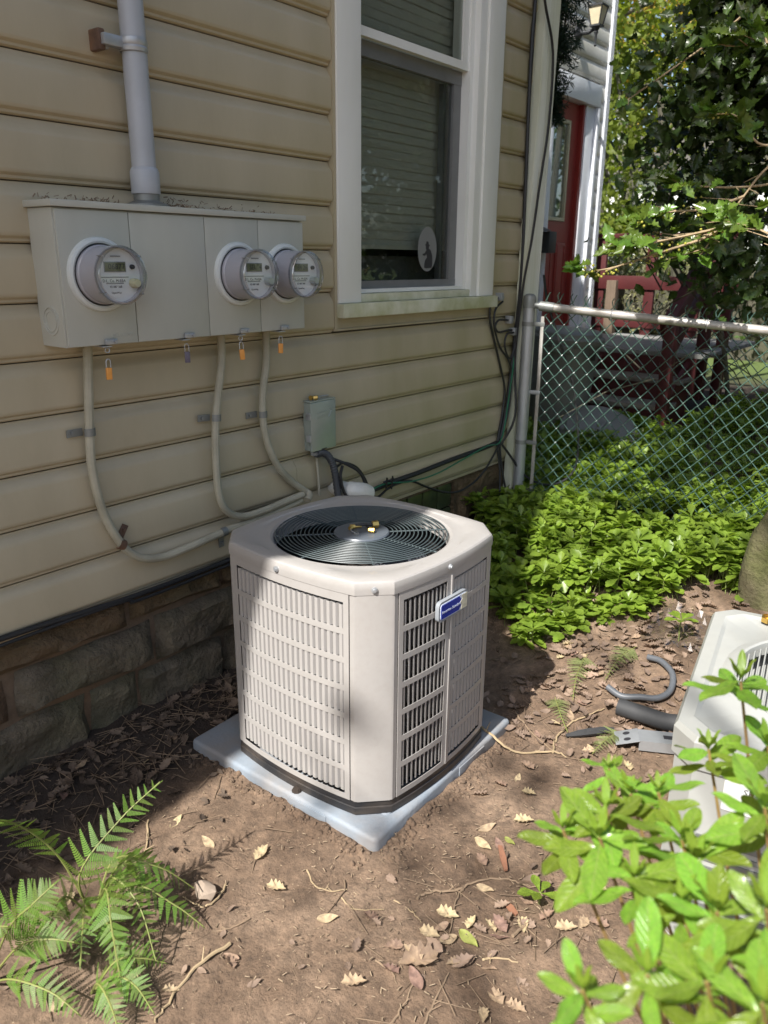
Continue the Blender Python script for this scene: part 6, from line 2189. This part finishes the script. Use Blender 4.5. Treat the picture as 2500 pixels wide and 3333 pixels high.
# soil clods banked along the pad
cv = []
clod = MB().lathe([(0, -.6), (.6, -.45), (1, 0), (.75, .5), (0, .75)], 6).mesh('clod', 'soil')
bm_ = bmesh.new()
bm_.from_mesh(clod)
bmesh.ops.triangulate(bm_, faces=bm_.faces)
cvv = np.array([p.co[:] for p in bm_.verts]) * np.array([1, .8, .7])
cff = np.array([[q.index for q in f.verts] for f in bm_.faces])
bm_.free()
nC = 520
e_ = rng.uniform(0, 1, nC)
onL = rng.random(nC) < .45
cxp = np.where(onL, 1.332 - np.abs(rng.normal(0, .022, nC)), 1.34 + .80 * e_)
cyp = np.where(onL, -1.01 + .72 * e_, -1.018 - np.abs(rng.normal(0, .028, nC)))
pp = onground(cxp, cyp)
cl_ = cloud_obj('soil_clods', [place((cvv, cff), pp, rand_dirs(nC), rand_dirs(nC), np.abs(rng.normal(.005, .004, nC)) + .0025)], 'soil', None, (0, 0, 0), kind='stuff')
tag(cl_, 'crumbs of soil banked along the pad edge', 'soil crumbs')

LEAVES = [(1.116, -1.087), (1.163, -1.17), (1.282, -1.26), (1.209, -1.262), (1.223, -1.293), (1.196, -1.32), (1.175, -1.339), (1.196, -1.39), (1.129, -1.326), (1.109, -1.307), (1.149, -1.261), (1.176, -1.516), (1.138, -1.484), (0.984, -1.212),
          (1.447, -1.398), (1.417, -1.471), (1.228, -1.464), (1.285, -1.348), (1.319, -1.405), (1.546, -1.257), (1.588, -1.246), (1.489, -1.277), (1.424, -1.339), (1.079, -1.301), (1.398, -1.433), (1.317, -1.443),
          (2.702, -0.944), (2.672, -0.921), (2.647, -0.981), (2.61, -0.975), (2.563, -0.938), (2.612, -1.021), (2.677, -1.133), (2.574, -1.08), (2.576, -1.124), (2.526, -1.067), (2.367, -1.117), (2.288, -1.07), (2.235, -1.13), (2.138, -1.075),
          (2.124, -1.12), (2.176, -1.248), (2.131, -1.249), (2.234, -1.285), (2.165, -1.349), (2.743, -1.09), (2.875, -1.148), (1.894, -1.15), (1.937, -1.179), (1.809, -1.153), (1.813, -1.202), (1.689, -1.245), (1.639, -1.216), (2.22, -1.093),
          (2.308, -1.118), (2.138, -1.411), (1.571, -1.463), (1.591, -1.53), (1.493, -1.559), (1.498, -1.612), (1.415, -1.51), (1.169, -1.515), (1.33, -1.43),
          (1.114, -0.488), (1.093, -0.604), (1.124, -0.784), (1.085, -0.87), (1.306, -0.206), (1.059, -0.10), (1.18, -0.22), (0.761, -0.504), (0.724, -0.924), (0.549, -0.77), (0.86, -1.0), (0.941, -0.165), (0.873, -0.952)]
DL = [leaf_mesh(T_DRY, 'dry', 'dry_leaf'), leaf_mesh(T_DRYO, 'dry', 'dry_leaf')]
for k, (x, y) in enumerate(LEAVES):
    a = rnd.uniform(0, 6.28)
    big = k == 6
    o = inst(DL[0 if rnd.random() < .7 else 1], 'dry_leaf', None, leaf_matrix((x, y, float(gz(x, y)) + .006), (math.cos(a), math.sin(a), rnd.uniform(-.1, .2)), (rnd.gauss(0, .2), rnd.gauss(0, .2), 1), .105 if big else rnd.uniform(.038, .062)))
    if big:
        tag(o, 'largest curled brown leaf lying on the bare soil in the foreground', 'leaf', 'dry leaves on the soil')
    else:
        if x > 2.0:
            lab = 'dry tan leaf in the litter between the pad and the old unit'
        elif y > -.35:
            lab = 'dry leaf on the dark litter along the stone foundation'
        elif x < 1.13 and y > -1.02:
            lab = 'dry tan leaf on the soil between the ferns and the pad'
        elif x > 1.38:
            lab = 'dry tan leaf near the azalea and the right side of the pad'
        elif y < -1.45:
            lab = 'dry tan leaf at the bottom edge of the picture'
        else:
            lab = 'dry tan leaf on the bare soil in front of the pad corner'
        tag(o, lab, 'leaf', 'dry leaves on the soil')
GL = leaf_mesh(T_DRYO, 'dry_green', 'pale_leaf')
for x, y, s, lab in ((1.253, -1.397, .065, 'pale yellow-green fallen leaf on the bare soil'), (1.596, -1.301, .04, 'small green fallen leaf by the reddish bark strip')):
    tag(inst(GL, 'green_leaf', None, leaf_matrix((x, y, float(gz(x, y)) + .006), (.3, 1, .05), (0, .1, 1), s)), lab, 'leaf')

TW = [([(1.997, -.902, .055), (1.968, -1.028, .03), (1.985, -1.088), (2.055, -1.184), (2.064, -1.223)], .0042, 'twig_pale', 'long pale branched twig leaning on the pad corner'),
      ([(2.057, -1.185), (2.133, -1.152), (2.243, -1.151), (2.301, -1.178), (2.386, -1.213)], .0036, 'twig_pale', 'crooked pale twig right of the pad'),
      ([(2.187, -.97), (2.147, -1.023), (2.096, -1.126), (2.066, -1.225)], .0034, 'twig', 'straight brown twig beyond the pad corner'),
      ([(1.282, -1.201), (1.317, -1.217), (1.378, -1.266), (1.414, -1.275), (1.46, -1.308), (1.487, -1.354), (1.491, -1.394), (1.518, -1.431)], .0032, 'twig', 'winding vine stem on the soil right of centre'),
      ([(1.39, -1.272), (1.339, -1.279), (1.252, -1.322)], .0026, 'twig', 'thin dark stem branching off the vine'),
      ([(1.183, -.919), (1.16, -.972), (1.172, -1.018), (1.201, -1.042)], .0022, 'twig_pale', 'hooked pale twig in front of the pad'),
      ([(1.224, -1.012), (1.19, -1.041), (1.107, -1.057)], .0022, 'twig', 'short twig crossing the hooked one'),
      ([(1.168, -1.051), (1.162, -1.1), (1.206, -1.158)], .0018, 'twig_pale', 'curved thin twig on the open soil'),
      ([(1.246, -1.157), (1.243, -1.212), (1.231, -1.254)], .0018, 'twig_pale', 'thin pale twig pointing to the leaf pile'),
      ([(1.079, -1.233), (1.075, -1.283), (1.061, -1.307)], .0022, 'twig', 'dark twig left of the leaf pile'),
      ([(.978, -1.351), (1.029, -1.348), (1.085, -1.337)], .0028, 'twig', 'brown stick at the bottom edge, left one of two'),
      ([(1.022, -1.407), (1.089, -1.394), (1.159, -1.382)], .0028, 'twig', 'brown stick at the bottom edge, right one of two'),
      ([(1.333, -1.446), (1.381, -1.454)], .004, 'twig', 'stub of stick in shade by the azalea'),
      ([(1.227, -1.425), (1.252, -1.441), (1.276, -1.489)], .0026, 'twig_pale', 'short pale twig below the yellow leaf'),
      ([(.902, -.944), (.809, -.936), (.725, -.951), (.67, -.969)], .0042, 'twig_pale', 'long tan stick in front of the ferns'),
      ([(1.027, -.784), (.967, -.81), (.934, -.799), (.928, -.728)], .0028, 'twig_pale', 'bent twig hooked round the small stone'),
      ([(1.043, -.429), (.98, -.51), (.919, -.544)], .0032, 'twig_pale', 'twig crossing the shadow edge behind the ferns'),
      ([(.981, -.922), (.932, -.906), (.898, -.879)], .002, 'twig', 'thin twig right of the tan stick'),
      ([(.738, -.799), (.716, -.855), (.713, -.903)], .0024, 'twig_pale', 'short twig among the ferns')]
for pts, r_, m_, lab in TW:
    P = bez([(p[0], p[1], float(gz(p[0], p[1])) + (p[2] if len(p) > 2 else r_ * 1.2)) for p in pts], 5)
    P = [p + Vector((rnd.gauss(0, r_ * .5), rnd.gauss(0, r_ * .5), abs(rnd.gauss(0, r_ * .5)))) for p in P]
    tw = MB()
    tw.tube(P, [r_ * (1.1 - .6 * k / len(P)) for k in range(len(P))], 6)
    for q in range(2):
        k = rnd.randrange(2, len(P) - 1)
        d_ = Vector((rnd.uniform(-1, 1), rnd.uniform(-1, 1), .25)).normalized() * r_ * 8
        tw.tube([P[k], P[k] + d_], [r_ * .6, r_ * .25], 5)
    tag(tw.build('twig', m_, None, org=P[0]), lab, 'twig', 'twigs on the soil')
for pts, lab in (([(1.571, -1.27), (1.501, -1.33)], 'reddish bark strip on the soil by the azalea'), ([(1.416, -1.374), (1.399, -1.42)], 'short brown bark strip under the azalea')):
    (x0, y0), (x1, y1) = pts
    X = frame((x0, y0, float(gz(x0, y0)) + .004), (x1 - x0, y1 - y0, 0), (-(y1 - y0), x1 - x0, 0))
    L_ = math.hypot(x1 - x0, y1 - y0)
    b_ = MB().prism([(0, -.006), (L_ * .5, -.009), (L_, -.006), (L_ * .97, .004), (L_ * .5, .008), (L_ * .04, .005)], .005, X)
    tag(b_.build('bark_strip', mat('bark_red', (.26, .12, .07), .8, var=.25, scale=20), None, org=(x0, y0, .004)), lab, 'bark')
sm_ = bmesh.new()
bmesh.ops.create_icosphere(sm_, subdivisions=2, radius=1)
for p in sm_.verts:
    p.co = Vector((p.co.x * .026, p.co.y * .034, p.co.z * .020)) * (1 + .22 * float(fnoise(p.co.x * 2.3, p.co.y * 2.1 + p.co.z * 1.7, 1)))
so = MB().bm(sm_, Matrix.Translation((.967, -.773, .014))).build('small_stone', mat('pebble', (.30, .235, .18), .85, var=.2, scale=25), None, angle=25, org=(.967, -.773, .0))
tag(so, 'angular tan stone on the soil right of the ferns', 'stone')

# clear plastic sheet crumpled by the old unit
pb = []
nb_ = 16
vs, fs = [], []
for i in range(nb_):
    for j in range(nb_):
        u, v = i / (nb_ - 1), j / (nb_ - 1)
        x, y = 2.82 + .30 * u, -1.42 + .26 * v
        vs.append((x, y, float(gz(x, y)) + .012 + .030 * abs(float(fnoise(u * 9, v * 8, 3))) + .018 * abs(float(fnoise(u * 23, v * 19, 5)))))
        if i < nb_ - 1 and j < nb_ - 1:
            q = i * nb_ + j
            fs.append((q, q + nb_, q + nb_ + 1, q + 1))
tag(MB().add(vs, fs).build('plastic_wrap', 'plastic_bag', None, smooth=False, org=(2.97, -1.3, .05)), 'crumpled clear plastic wrap on the litter behind the old unit', 'plastic wrap')
